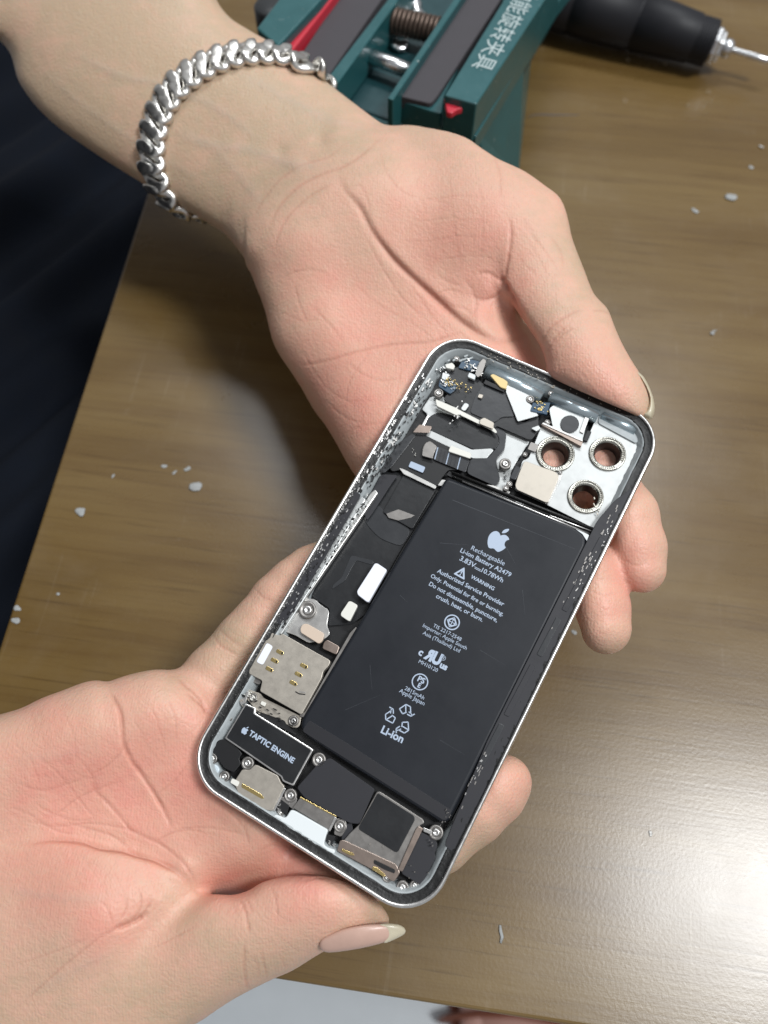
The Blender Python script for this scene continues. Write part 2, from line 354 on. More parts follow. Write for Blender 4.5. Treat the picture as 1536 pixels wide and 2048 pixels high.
# ------------------------------------------------------------------ the opened phone
Mph = Matrix(((r1[0], r2[0], nrm[0], PC[0] * MM), (r1[1], r2[1], nrm[1], PC[1] * MM), (r1[2], r2[2], nrm[2], PC[2] * MM), (0, 0, 0, 1)))
phone = empty("opened_phone", Mph)
tag(phone, "opened silver smartphone without its screen, its battery and boards bare, held in both hands", "smartphone")
PW, PL, PR = 71.5, 146.7, 11.5
CH = mat("polished_frame", (.80, .79, .77), .30, metal=1, noise=.3, nscale=500)
ADH = mat("black_adhesive", (.010, .010, .010), .42, noise=.6, nscale=900, bump=.12, bscale=1300)
INN = mat("grey_inner_wall", (.42, .455, .465), .35, noise=.25, nscale=220, bump=.1, bscale=700)
BLK = mat("black_flex", (.011, .012, .014), .36, noise=.3, nscale=120, bump=.12, bscale=140)
BLKM = mat("matte_black_film", (.018, .018, .023), .55, noise=.2, nscale=200)
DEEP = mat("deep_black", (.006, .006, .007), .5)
SIL = mat("nickel_sheet", (.62, .61, .59), .34, metal=.85, noise=.15, nscale=260)
WHT = mat("bare_aluminium", (.54, .555, .55), .38, metal=.6, noise=.2, nscale=160)
BEI = mat("beige_nickel", (.50, .46, .40), .45, metal=.75, noise=.14, nscale=500)
DSI = mat("worn_nickel", (.30, .285, .27), .4, metal=.8, noise=.35, nscale=420)
BRN = mat("bronze_sheet", (.36, .29, .25), .35, metal=.85, noise=.25, nscale=200)
BAT = mat("battery_wrap", (.013, .015, .020), .40, spec=.32, noise=.18, nscale=60, bump=.16, bscale=38)
PRT = mat("grey_print", (.42, .50, .62), .55)
WPL = mat("white_plastic", (.74, .78, .79), .4); CER = mat("ceramic", (.76, .75, .69), .3); CHIPW = mat("label_white", (.82, .84, .92), .5)
GOLD = mat("gold_contact", (.75, .58, .25), .25, metal=1); TAN = mat("tan_foil", (.62, .50, .40), .45); YEL = mat("yellow_foam", (.80, .62, .30), .7)
GRF = mat("grey_flex", (.030, .032, .036), .32, noise=.2, nscale=80, bump=.1, bscale=150); PCB = mat("blue_chip", (.03, .07, .12), .3)
HOLE = mat("lens_tube", (.02, .016, .016), .35)
def rrect(w, l, r, n=14):
    pts = []
    for cx, cy, a0 in ((w / 2 - r, l / 2 - r, 0), (-w / 2 + r, l / 2 - r, 90), (-w / 2 + r, -l / 2 + r, 180), (w / 2 - r, -l / 2 + r, 270)):
        for k in range(n + 1):
            a = math.radians(a0 + 90 * k / n); pts.append((cx + r * math.cos(a), cy + r * math.sin(a)))
    return pts
def ring(name, prof, m, jitter=None, smooth=True, closed=False):
    V = []; Fc = []; n = None
    for k, (ins, z) in enumerate(prof):
        pts = rrect(PW - 2 * ins, PL - 2 * ins, max(PR - ins, 1.0)); dense = []
        for i in range(len(pts)):
            p, q = np.array(pts[i]), np.array(pts[(i + 1) % len(pts)]); m_ = max(1, int(np.linalg.norm(q - p) / 1.2))
            for j in range(m_): dense.append(p + (q - p) * j / m_)
        if n is None: n = len(dense); base = dense
        # resample by index on the first ring so that loops match
        if len(dense) != n:
            t = np.linspace(0, len(dense), n, endpoint=False); d = np.array(dense + dense[:1]); i0 = t.astype(int); fr = (t - i0)[:, None]
            dense = list(d[i0] * (1 - fr) + d[i0 + 1] * fr)
        for i, p in enumerate(dense):
            dz = jitter[k] * (RNG.random() - .5) if jitter else 0; dx = jitter[k] * (RNG.random() - .5) * .6 if jitter else 0
            V.append((p[0] + dx, p[1] + dx, z + dz))
    L_ = len(prof)
    for k in range(L_ - 1 + (1 if closed else 0)):
        for i in range(n):
            j = (i + 1) % n; k2 = (k + 1) % L_; Fc.append((k * n + i, k * n + j, k2 * n + j, k2 * n + i))
    return link(name, mesh_from(V, Fc, smooth=smooth), m, phone)
ring("frame", [(1.5, -7.4), (.35, -7.2), (.0, -6.6), (.0, -.9), (.10, -.35), (.34, -.06), (.46, 0), (.98, -.02), (1.06, -.5), (1.10, -5.0), (1.5, -7.0)], CH, closed=True)
ring("seal_ledge", [(1.02, -.5), (1.3, -.62), (1.9, -.70), (2.3, -.75), (2.6, -.75), (2.9, -.70), (3.15, -.80), (3.3, -1.2)], ADH, jitter=[0, .12, .2, .25, .25, .3, .4, .3])
ring("inner_wall", [(3.2, -.78), (3.45, -.82), (3.7, -1.3), (4.1, -2.0), (4.6, -2.8), (5.4, -5.2)], INN, jitter=[.1, .2, .35, .5, .5, .2])
A_ = lambda x, y: (700 + x / 2.4, 650 + y / 2.4)
B_ = lambda x, y: (520 + x / 3.072, 850 + y / 3.072)
C_ = lambda x, y: (370 + x / 3.072, 1200 + y / 3.072)
D_ = lambda x, y: (500 + x / 3.2, 1380 + y / 3.2)
G_ = lambda x, y: (740 + x / 3.072, 1020 + y / 3.072)
holes = [(A_(1235, 620), 27), (A_(985, 620), 28.5), (A_(1130, 825), 26)]
S = 0.1405   # mm per photo pixel on the phone, near enough for small sizes
def hole_xy(i, z): return PP(*holes[i][0], z)
hc = [hole_xy(i, -3.4) for i in range(3)]
fl_out = rrect(PW - 2.4, PL - 2.4, PR - 1.2)
link("back_plate", curve_plate([fl_out] + [circ(*hc[i], 3.3) for i in range(3)], -7.3, -5.2), DEEP, phone)
def P(name, pts, zt, th, m, r=.35, bw=.08, fr=None, parent=None):
    f = fr or (lambda x, y: (x, y)); q = [PP(*f(x, y), zt) for x, y in pts]
    o = link(name, prism_me(rounded(q, r) if r else q, zt - th, zt), m, parent or phone)
    if bw: bevel(o, bw, 2)
    return o
def strip_bits(name, a, b, n, z, m, smin, smax, seed, spread=6, parent=None):
    """many tiny solder, clip or black shade fragments along one edge, one mesh"""
    rg = random.Random(seed); V = []; Fc = []
    a, b = np.array(a, float), np.array(b, float); d = (b - a) / np.linalg.norm(b - a); nn = np.array([-d[1], d[0]])
    for _ in range(n):
        c = a + (b - a) * rg.random() + nn * rg.uniform(-spread, spread); L_ = rg.uniform(smin, smax); w = rg.uniform(smin, smin * 1.6)
        q = [PP(*(c + d * sx * L_ + nn * sy * w), z) for sx, sy in ((-1, -1), (1, -1), (1, 1), (-1, 1))]
        z1 = z + rg.uniform(-.35, .3); i0 = len(V); V += [(x, y, z - .6) for x, y in q] + [(x, y, z1) for x, y in q]
        Fc += [tuple(i0 + j for j in f) for f in ((3, 2, 1, 0), (4, 5, 6, 7), (0, 1, 5, 4), (1, 2, 6, 5), (2, 3, 7, 6), (3, 0, 4, 7))]
    me = mesh_from(V, Fc, smooth=False); bm = bmesh.new(); bm.from_mesh(me); bmesh.ops.recalc_face_normals(bm, faces=bm.faces); bm.to_mesh(me); bm.free()
    return link(name, me, m, parent or phone)
# ---- floor films
P("flex_board", [(740, 290), (880, 290), (1110, 385), (870, 760), (640, 1170), (560, 1225), (410, 1235), (430, 1130), (310, 1050), (650, 440)], -4.7, .3, BLK, 1, fr=B_)
P("flex_board", [(650, 455), (740, 500), (770, 545), (930, 640), (875, 750), (740, 700), (660, 620), (622, 540), (625, 480)], -4.5, .12, GRF, 2.0, fr=B_)
P("flex_trace", [(560, 800), (700, 835), (690, 860), (590, 830), (520, 960), (440, 1010), (450, 980), (500, 940)], -4.55, .1, GRF, .8, fr=B_)
P("film_panel", [(885, 300), (1085, 388), (1000, 530), (935, 640), (755, 535), (800, 450)], -3.9, .25, BLK, .6, fr=B_)
P("silver_leaf", [(775, 545), (850, 518), (950, 555), (925, 570), (850, 587), (790, 570)], -3.8, .1, DSI, 0, fr=B_)
P("support_strip", [(235, 685), (262, 694), (415, 772), (409, 787), (258, 715)], -3.0, .4, SIL, .3, fr=A_)
# ---- top left electronics
P("midplate", [(352, 478), (372, 428), (345, 404), (385, 345), (440, 340), (850, 545), (862, 560), (800, 655), (775, 700), (755, 800), (690, 790), (700, 480), (372, 480)], -4.2, .5, WHT, .5, fr=A_)
P("speaker_film", [(362, 462), (392, 430), (430, 418), (560, 450), (690, 505), (716, 540), (712, 585), (660, 606), (600, 600), (385, 505), (345, 480)], -3.7, .3, BLK, 1.6, fr=A_)
P("midplate", [(378, 502), (585, 598), (678, 592), (690, 600), (655, 640), (590, 640), (365, 533)], -3.3, .35, WHT, .4, fr=A_)
P("flex_ring", [(700, 480), (720, 485), (752, 520), (742, 600), (700, 645), (722, 745), (700, 775), (560, 712), (570, 660), (585, 640), (660, 640), (695, 600), (716, 570), (716, 540), (690, 505)], -3.5, .3, GRF, 1.2, fr=A_)
P("flex_board", [(470, 235), (500, 205), (555, 195), (640, 285), (755, 320), (795, 445), (835, 470), (905, 430), (905, 505), (868, 555), (705, 485), (690, 495), (560, 440), (445, 355), (480, 318), (512, 290), (462, 262)], -2.9, .4, BLK, 1, fr=A_)
P("film_panel", [(600, 345), (640, 285), (752, 320), (790, 440), (730, 440), (690, 470), (575, 420)], -2.6, .1, GRF, 1, fr=A_)
P("flex_board", [(180, 660), (262, 580), (312, 522), (372, 533), (480, 590), (570, 640), (560, 700), (470, 695), (435, 740), (420, 775), (258, 690), (200, 705)], -3.2, .35, DEEP, 1, fr=A_)
P("flex_cable", [(415, 580), (480, 605), (575, 645), (555, 708), (465, 672), (400, 645)], -2.6, .25, GRF, .5, fr=A_)
P("connector_cap", [(362, 566), (384, 556), (418, 582), (400, 622), (398, 642), (345, 627), (350, 590)], -1.9, .5, DSI, .5, fr=A_)
P("connector_cap", [(484, 578), (583, 616), (578, 641), (472, 606)], -1.8, .7, CER, .4, fr=A_)
P("label_sticker", [(292, 653), (362, 682), (350, 710), (280, 680)], -2.7, .12, PRT, .3, fr=A_)
P("tan_sticker", [(332, 478), (393, 486), (380, 518), (302, 515)], -2.2, .15, BRN, .3, fr=A_)
P("ceramic_bracket", [(410, 355), (520, 402), (528, 425), (512, 434), (416, 388)], -1.2, 1.4, CER, .5, .15, fr=A_)
P("ceramic_bracket", [(552, 372), (573, 382), (551, 413), (531, 402)], -1.9, .5, WPL, .6, fr=A_)
P("connector_cap", [(625, 453), (645, 444), (692, 469), (686, 500), (672, 494), (622, 474)], -1.6, 1.0, BEI, .4, fr=A_)
P("ceramic_bracket", [(458, 190), (490, 180), (504, 196), (496, 213), (462, 205)], -1.5, 1, CER, .3, fr=A_)
P("ceramic_bracket", [(445, 228), (478, 236), (462, 265), (440, 256)], -1.6, 1, WPL, .3, fr=A_)
P("ceramic_bracket", [(572, 228), (604, 240), (598, 262), (565, 248)], -1.6, 1, WPL, .3, fr=A_)
P("sensor_board", [(535, 175), (580, 165), (625, 175), (615, 225), (560, 215), (520, 205)], -2.4, .5, PCB, .4, fr=A_)
P("sensor_board", [(430, 262), (510, 285), (512, 305), (480, 330), (425, 295)], -2.2, .5, PCB, .4, fr=A_)
P("triangle_plate", [(752, 285), (775, 278), (897, 328), (848, 368), (872, 385), (905, 435), (805, 463), (748, 320)], -1.9, .4, WHT, .4, fr=A_)
P("foam_pad", [(672, 240), (700, 231), (757, 272), (750, 307), (722, 298)], -1.2, .9, YEL, .5, .2, fr=A_)
P("shade_block", [(640, 280), (650, 262), (745, 305), (738, 322)], -1.8, .8, DEEP, .2, fr=A_)  # solid black block stands in for shade below the foam
P("sensor_chip", [(878, 372), (962, 372), (945, 430), (865, 412)], -1.6, 1.0, PCB, .3, fr=A_)
def rod(name, a, b, z, r, m, fr=A_, flat=1.0):
    p = PP(*fr(*a), z); q = PP(*fr(*b), z); V, Fc = tube_me([(p[0], p[1], z - r), ((p[0] + q[0]) / 2, (p[1] + q[1]) / 2, z - r), (q[0], q[1], z - r)], r, 18, up=(0, 0, 1), flat=flat)
    return link(name, mesh_from(V, Fc), m, phone)
TUBE = mat("frosted_metal_tube", (.46, .54, .58), .22, metal=.75, noise=.1, nscale=60)
rod("rail_tube", (655, 205), (925, 330), -1.0, 2.3, TUBE); rod("rail_tube", (962, 335), (1195, 428), -1.0, 2.1, TUBE)
rod("rail_tube", (1215, 425), (1375, 500), -1.4, 1.5, TUBE)
P("corner_block", [(1200, 428), (1395, 535), (1375, 570), (1190, 470)], -2.4, 2.4, INN, .8, .3, fr=A_)
P("flash_plate", [(985, 380), (1148, 440), (1128, 505), (1110, 575), (975, 500), (955, 400)], -2.5, .5, WHT, .8, fr=A_)
P("flash_pad", [A_(1055 + 45 * math.cos(t), 475 + 42 * math.sin(t)) for t in np.linspace(0, 6.2832, 25)[:-1]], -2.2, .25, GRF, 0, .05)
P("corner_tab", [(870, 495), (905, 482), (915, 495), (895, 510)], -2.0, .5, WHT, .2, fr=A_)
# ---- camera plate with its three openings
cp = [PP(*A_(x, y), -2.9) for x, y in [(1185, 440), (1205, 437), (1392, 545), (1380, 640), (1212, 990), (1190, 985), (945, 862), (790, 790), (828, 650), (858, 640), (922, 480), (1112, 572), (1135, 555)]]
hp = [PP(*holes[i][0], -2.9) for i in range(3)]
camp = link("camera_plate", curve_plate([rounded(cp, .8)] + [circ(*hp[i], holes[i][1] * S) for i in range(3)], -3.4, -2.9), WHT, phone)
LT = mat("ring_metal", (.50, .49, .44), .25, metal=1, noise=.25, nscale=900)
for i in range(3):
    r = holes[i][1] * S; x, y = hp[i]
    V, Fc = lathe_me([(r * .95, -3.0), (r * 1.02, -2.55), (r * 1.12, -2.45), (r * 1.2, -2.6), (r * 1.24, -2.35), (r * 1.34, -2.35), (r * 1.38, -2.85), (r * 1.38, -3.3)], 56)
    Fc = Fc[:-2]; V2 = [(a + x, b + y, c) for a, b, c in V]
    rg = link("lens_ring", mesh_from(V2, Fc), LT, phone)
    teeth = []; TF = []
    for k in range(44):
        a = 2 * math.pi * k / 44
        if (k // 5) % 3 == 2: continue
        b0 = len(teeth)
        for (dr, da, z) in ((1.04, -.03, -2.5), (1.2, -.03, -2.5), (1.2, .03, -2.5), (1.04, .03, -2.5), (1.04, -.03, -2.25), (1.2, -.03, -2.25), (1.2, .03, -2.25), (1.04, .03, -2.25)):
            teeth.append((x + r * dr * math.cos(a + da), y + r * dr * math.sin(a + da), z))
        TF += [tuple(b0 + j for j in f) for f in ((3, 2, 1, 0), (4, 5, 6, 7), (0, 1, 5, 4), (1, 2, 6, 5), (2, 3, 7, 6), (3, 0, 4, 7))]
    link("knurl", mesh_from(teeth, TF, smooth=False), LT, rg)
    hx, hy = hc[i]
    V, Fc = lathe_me([(r * 1.0, -2.9), (r * .97, -4.0), (3.2, -5.2), (3.1, -7.35)], 48); Fc = Fc[:-2]
    # tube runs from the ring down to the opening in the back
    V2 = [(a + (x if c > -4.5 else hx), b + (y if c > -4.5 else hy), c) for a, b, c in V]
    link("lens_well", mesh_from(V2, Fc), HOLE, phone)
P("folded_wall", [(918, 478), (930, 470), (1118, 558), (1110, 582)], -1.6, 1.6, BRN, .1, .1, fr=A_)  # brown reflection put into the wall's own metal colour
P("fold_edge", [(922, 474), (928, 468), (1118, 552), (1114, 558)], -1.35, .3, SIL, .05, 0, fr=A_)
P("cover_plate", [(836, 650), (990, 706), (1003, 722), (998, 745), (950, 852), (935, 850), (800, 790), (792, 770), (806, 725)], -1.6, .5, BEI, .9, .12, fr=A_)
P("spring_clip", [(1003, 715), (1020, 712), (1015, 730), (955, 850), (942, 852), (950, 830)], -2.0, .8, SIL, .15, fr=A_)
P("coax_plug", [(795, 672), (822, 685), (795, 745), (765, 735)], -1.8, .8, GRF, .5, .2, fr=A_)
def disc(name, px, py, prof, m, z, seg=28, parent=None):
    x, y = PP(px, py, z); V, Fc = lathe_me([(max(r, .02), z + dz) for r, dz in prof], seg)
    return link(name, mesh_from([(a + x, b + y, c) for a, b, c in V], Fc), m, parent or phone)
def screw(px, py, r, z=-1.9, m=None):
    """screw head in its round post"""
    k = r * S
    o = disc("screw_post", px, py, [(k, -1.6), (k, -.15), (k * .9, 0), (k * .68, 0), (k * .62, -.2), (.02, -.22)], m or DSI, z)
    disc("screw", px, py, [(k * .5, -.3), (k * .5, -.02), (k * .38, .08), (k * .18, .06), (k * .12, -.12), (.02, -.14)], CH, z, 20, o)
for fx, x, y, r, z in [(A_, 745, 665, 12, -1.8), (A_, 425, 325, 10, -1.6), (A_, 865, 355, 8.5, -1.6), (A_, 512, 160, 6.5, -1.8), (A_, 948, 466, 6, -1.6), (A_, 840, 620, 5, -1.9), (A_, 965, 328, 6, -1.3),
                       (A_, 765, 762, 6, -1.5), (A_, 748, 782, 6, -1.5), (A_, 943, 850, 4, -1.9), (A_, 1295, 463, 5, -1.6), (A_, 1010, 708, 4, -1.7),
                       (B_, 290, 1135, 17.5, -2.2), (B_, 150, 1225, 7, -2.0), (C_, 665, 742, 10, -1.8), (C_, 418, 598, 8, -1.8), (C_, 383, 1003, 12, -1.7), (C_, 165, 975, 10, -1.7), (C_, 240, 1085, 10, -1.7),
                       (C_, 270, 725, 6, -1.9), (D_, 440, 447, 13, -1.5), (D_, 257, 675, 12, -1.7), (D_, 575, 872, 11, -1.8), (D_, 1190, 912, 13, -1.7), (D_, 975, 1263, 11, -2.0), (D_, 1052, 1250, 8, -2.2),
                       (D_, 878, 1198, 9, -1.7), (D_, 190, 785, 7, -2.0), (D_, 1365, 752, 6, -1.6)]:
    screw(*fx(x, y), r, z)
# ---- lower left
P("bracket_plate", [(175, 1090), (250, 1078), (290, 1062), (345, 1075), (365, 1100), (425, 1140), (410, 1235), (432, 1280), (400, 1315), (300, 1340), (215, 1290), (150, 1270), (115, 1225), (120, 1195)], -3.2, .5, SIL, .9, fr=B_)
P("connector_cap", [(262, 1222), (290, 1220), (395, 1280), (385, 1325), (362, 1345), (250, 1275), (247, 1250)], -1.5, 1.1, TAN, .6, .15, fr=B_)
P("connector_cap", [(412, 1318), (490, 1362), (470, 1412), (382, 1372), (392, 1335)], -2.6, .8, BRN, .5, .15, fr=B_)
P("shield_block", [(705, 850), (722, 850), (781, 890), (668, 1088), (655, 1085), (600, 1042), (596, 1020)], -1.4, 1.6, CHIPW, .5, .12, fr=B_)
P("shield_block", [(545, 1083), (560, 1083), (601, 1107), (552, 1205), (538, 1200), (497, 1172), (497, 1155)], -1.7, 1.2, CER, .5, .12, fr=B_)
P("sim_tray", [(532, 200), (560, 212), (580, 218), (600, 207), (893, 372), (885, 400), (848, 440), (840, 478), (790, 570), (715, 705), (460, 560), (475, 495), (392, 452), (395, 430), (495, 250), (522, 232)], -.65, 2.2, BEI, .5, .12, fr=C_)
P("label_sticker", [(503, 262), (541, 285), (478, 400), (438, 380)], -.55, .15, CHIPW, .6, .03, fr=C_)
for x, y in [(583, 320), (550, 372), (518, 425), (730, 405), (697, 457), (665, 510)]:
    P("contact_pad", [C_(x + a * .88 - b * .4, y + a * .46 + b * .75) for a, b in ((-25, -14), (25, -14), (25, 14), (-25, 14))], -.52, .14, GOLD, .5, .06)
    P("contact_slot", [C_(x + a * .88 - b * .4, y + a * .46 + b * .75) for a, b in ((10, -9), (20, -9), (20, 9), (10, 9))], -.47, .05, DEEP, .2, 0)
P("tray_spring", [(680, 560), (700, 572), (740, 578), (738, 584), (700, 580), (676, 566)], -.6, .1, DEEP, 0, 0, fr=C_)
P("tray_spring", [(700, 560), (742, 566), (741, 571), (700, 566)], -.58, .1, CH, 0, 0, fr=C_)
P("side_rail", [(700, 705), (735, 690), (1015, 200), (1050, 165), (1058, 178), (1022, 232), (745, 712), (715, 722)], -1.8, 1.5, DSI, .3, .1, fr=C_)
P("bracket_plate", [(380, 545), (465, 575), (480, 600), (520, 620), (715, 715), (705, 770), (690, 785), (655, 782), (620, 762), (612, 742), (440, 680), (400, 632), (372, 600)], -2.4, .6, BEI, .6, fr=C_)
P("film_panel", [(440, 680), (500, 655), (612, 742), (660, 800), (690, 830), (640, 810), (450, 715)], -2.6, .4, DEEP, .5, fr=C_)
tq = [(740, 40), (870, 100), (860, 160), (1536, 590), (1525, 740), (1330, 1060), (1190, 990), (1175, 940), (485, 465), (488, 440)]
E_ = lambda x, y: (370 + x / 6.144, 1400 + y / 6.144)
tq = [(740, 38), (872, 98), (858, 158), (1578, 608), (1332, 1058), (1198, 1000), (1178, 945), (484, 468)]
P("haptic_motor", tq, -1.0, 3.0, CH, .45, .15, fr=E_)
inset = []
cxy = np.mean(np.array(tq), 0)
def inset_poly(pts, d):
    n = len(pts); out = []
    a = sum(pts[i][0] * pts[(i + 1) % n][1] - pts[(i + 1) % n][0] * pts[i][1] for i in range(n)); sg = 1 if a > 0 else -1
    for i in range(n):
        p0, p, p1 = (np.array(pts[(i + k) % n], float) for k in (-1, 0, 1)); e0 = (p - p0) / np.linalg.norm(p - p0); e1 = (p1 - p) / np.linalg.norm(p1 - p)
        n0 = np.array([-e0[1], e0[0]]) * sg; n1 = np.array([-e1[1], e1[0]]) * sg; b = n0 + n1; out.append(tuple(p + b * d / max(.3, (b @ n0))))
    return out
P("motor_label", inset_poly(tq, 20), -.93, .12, BLK, .4, .02, fr=E_)
def ptext(s, a, b, z, m=PRT, bold=0.0, h=1.0, mirror=False, name="printed_text"):
    p, q = PP(*a, z), PP(*b, z); d = np.array([q[0] - p[0], q[1] - p[1], 0]); up = (-d[1], d[0], 0)
    return text_on(name, s, (p[0], p[1], z), (q[0], q[1], z), up, m, phone, (0, 0, 0), bold=bold, hscale=h, mirror=mirror, thick=.012)
ptext("TAPTIC ENGINE", E_(778, 425), E_(1322, 780), -.90, bold=.035, h=1.0)
APPLE = [(0, .30), (.06, .36), (.16, .42), (.27, .43), (.40, .38), (.48, .29), (.40, .21), (.36, .10), (.37, -.02), (.43, -.12), (.50, -.17), (.43, -.34), (.33, -.48), (.24, -.55), (.14, -.54), (.03, -.49), (-.06, -.49), (-.16, -.54), (-.26, -.55), (-.36, -.46), (-.46, -.28), (-.52, -.06), (-.51, .15), (-.43, .32), (-.30, .42), (-.17, .42), (-.06, .36)]
LEAF = [(.00, .46), (.01, .60), (.10, .73), (.24, .81), (.25, .68), (.16, .54), (.06, .47)]
def crv(pts, n=5):
    P4 = np.array(pts, float); m = len(P4); out = []
    for i in range(m):
        p0, p1, p2, p3 = P4[i - 1], P4[i], P4[(i + 1) % m], P4[(i + 2) % m]
        for k in range(n):
            t = k / n; out.append(.5 * ((2 * p1) + (-p0 + p2) * t + (2 * p0 - 5 * p1 + 4 * p2 - p3) * t ** 2 + (-p0 + 3 * p1 - 3 * p2 + p3) * t ** 3))
    return out
def emblem(shapes, px, py, size_px, ang_px, z, m=PRT, name="printed_emblem"):
    """flat printed shapes; ang_px = direction of the text line in the photo (dx, dy)"""
    o = PP(px, py, z); q = PP(px + ang_px[0], py + ang_px[1], z); e1 = np.array([q[0] - o[0], q[1] - o[1]]); e1 /= np.linalg.norm(e1); e2 = np.array([-e1[1], e1[0]]); k = size_px * S
    sp = [[tuple(np.array(o) + e1 * x * k + e2 * y * k) for x, y in s] for s in shapes]
    return link(name, curve_plate(sp, z, z + .02), m, phone)
emblem([crv(APPLE), crv(LEAF)], *G_(787, 188), 38, (1, .46), -.95)
emblem([crv(APPLE), crv(LEAF)], *E_(735, 378), 11.5, (1, .62), -.90)
P("rubber_block", [(200, 862), (255, 850), (330, 918), (352, 945), (330, 975), (345, 1005), (300, 1062), (245, 1035), (162, 925)], -1.7, 1.2, DEEP, .6, .15, fr=C_)
P("glue_drop", [(135, 1010), (160, 995), (205, 1020), (215, 1050), (190, 1075), (140, 1050)], -2.1, 1.0, mat("pale_glue", (.55, .63, .68), .4), 1.2, .35, fr=C_)
P("speaker_plate", [(352, 1040), (395, 1045), (432, 1010), (570, 1078), (590, 1125), (612, 1142), (535, 1298), (500, 1290), (335, 1205), (300, 1120)], -1.0, 1.6, BEI, .5, .12, fr=C_)
P("contact_strip", [(290, 1095), (335, 1118), (322, 1148), (278, 1122)], -.8, .3, CER, .3, .05, fr=C_)
P("contact_strip", [(350, 1125), (470, 1195), (488, 1220), (470, 1222), (345, 1150)], -.95, .1, GOLD, .3, .03, fr=C_)
P("bright_lip", [(600, 1150), (618, 1160), (550, 1300), (532, 1295)], -1.5, .6, CH, .1, .05, fr=C_)
P("ribbon_plate", [(430, 478), (500, 438), (522, 440), (800, 635), (700, 858), (640, 852), (540, 800), (350, 690), (300, 625)], -1.5, .7, BLKM, .6, .08, fr=D_)
P("film_panel", [(600, 860), (650, 850), (660, 900), (620, 985), (585, 960)], -2.2, .6, BLKM, .4, fr=D_)
P("port_shell", [(322, 688), (552, 812), (508, 897), (272, 752)], -1.5, 1.8, DSI, .3, .12, fr=D_)
P("port_edge", [(322, 682), (556, 808), (552, 816), (318, 690)], -1.35, .2, GOLD, .1, .03, fr=D_)
P("port_edge", [(540, 812), (556, 818), (512, 905), (500, 898)], -1.35, .4, CH, .1, .05, fr=D_)
P("port_housing", [(262, 765), (290, 775), (500, 895), (488, 925), (470, 990), (500, 1010), (545, 1022), (538, 1052), (520, 1062), (225, 870), (150, 840), (140, 815), (165, 795), (228, 822)], -.85, 2.2, WPL, .8, .2, fr=D_)
P("speaker_box", [(812, 650), (835, 652), (1108, 828), (1115, 855), (1085, 865), (1078, 905), (950, 1165), (900, 1150), (590, 975), (640, 915), (700, 860)], -1.5, 2.0, DSI, .6, .2, fr=D_)
P("speaker_film", [(824, 662), (1050, 805), (1056, 830), (948, 1035), (930, 1038), (700, 895), (695, 878), (815, 665)], -1.3, .25, BLK, .5, .04, fr=D_)
P("speaker_rail", [(1062, 885), (1080, 870), (1108, 885), (975, 1165), (945, 1150)], -1.1, .6, BRN, .4, .15, fr=D_)
P("ground_strip", [(575, 962), (600, 960), (935, 1115), (960, 1170), (920, 1230), (840, 1180), (555, 1030)], -1.4, .7, BRN, .5, .12, fr=D_)
P("contact_strip", [(590, 1015), (660, 1045), (668, 1060), (640, 1058), (585, 1030)], -1.15, .2, GOLD, .2, .03, fr=D_)
P("contact_strip", [(785, 1130), (810, 1135), (868, 1185), (860, 1200), (800, 1160), (780, 1150)], -1.1, .3, GOLD, .3, .05, fr=D_)
P("film_panel", [(795, 1085), (930, 1150), (925, 1175), (860, 1150), (790, 1110)], -1.2, .2, DEEP, .3, .05, fr=D_)
P("microphone_film", [(1085, 905), (1130, 925), (1195, 968), (1200, 1000), (1180, 1050), (1190, 1075), (1150, 1150), (1095, 1252), (965, 1172), (1020, 1050)], -2.0, .6, BLKM, .7, .1, fr=D_)
P("spring_clip", [(1110, 880), (1165, 900), (1160, 925), (1110, 905)], -1.5, .4, CH, .2, .05, fr=D_)
for k in range(7): P("flex_trace", [A_(420 + 18 * k, 586 + 8 * k), A_(424 + 18 * k, 588 + 8 * k), A_(409 + 18 * k, 645 + 8 * k), A_(405 + 18 * k, 643 + 8 * k)], -2.52, .06, PRT if k % 3 == 0 else BLKM, 0, 0)
P("flex_cable", [(520, 405), (560, 425), (690, 492), (706, 512), (700, 520), (680, 505), (530, 432)], -2.2, .2, CER, .3, fr=A_)
P("flex_cable", [(130, 690), (180, 640), (240, 560), (300, 520), (315, 530), (270, 590), (200, 680), (160, 712)], -2.9, .3, GRF, .6, fr=A_)
P("flex_cable", [(60, 880), (90, 830), (150, 715), (230, 720), (200, 760), (110, 900), (80, 940)], -3.6, .3, BLKM, .8, fr=A_)
P("midplate", [(420, 770), (440, 742), (690, 770), (770, 800), (760, 812), (700, 795)], -3.4, .4, SIL, .3, fr=A_)
P("connector_cap", [(868, 560), (905, 575), (890, 610), (852, 596)], -2.1, .5, DSI, .3, fr=A_)
P("connector_cap", [(1140, 505), (1160, 512), (1140, 560), (1120, 552)], -2.0, .6, DEEP, .2, fr=A_)
P("connector_cap", [(560, 905), (700, 975), (690, 995), (550, 925)], -3.4, .1, GRF, .2, fr=A_)
P("foam_pad", [(620, 330), (640, 335), (632, 352), (612, 346)], -1.9, .5, BEI, .2, fr=A_)
P("tan_sticker", [(905, 395), (925, 400), (920, 412), (900, 408)], -1.4, .2, GOLD, .1, .03, fr=A_)
P("solder_pad", [(620, 180), (640, 160), (655, 170), (632, 238), (612, 250), (600, 235)], -1.3, .9, DSI, .3, fr=A_)
P("spring_clip", [(1128, 440), (1148, 448), (1120, 520), (1102, 512)], -2.05, .3, SIL, .2, fr=A_)
P("spring_clip", [(345, 480), (372, 430), (380, 434), (355, 486)], -3.3, .5, CH, .1, fr=A_)
P("bracket_plate", [(395, 470), (415, 455), (450, 478), (470, 500), (455, 520), (400, 500)], -2.0, .5, DSI, .3, fr=C_)
P("connector_cap", [(470, 620), (500, 632), (490, 655), (462, 640)], -1.6, .6, CER, .3, fr=C_)
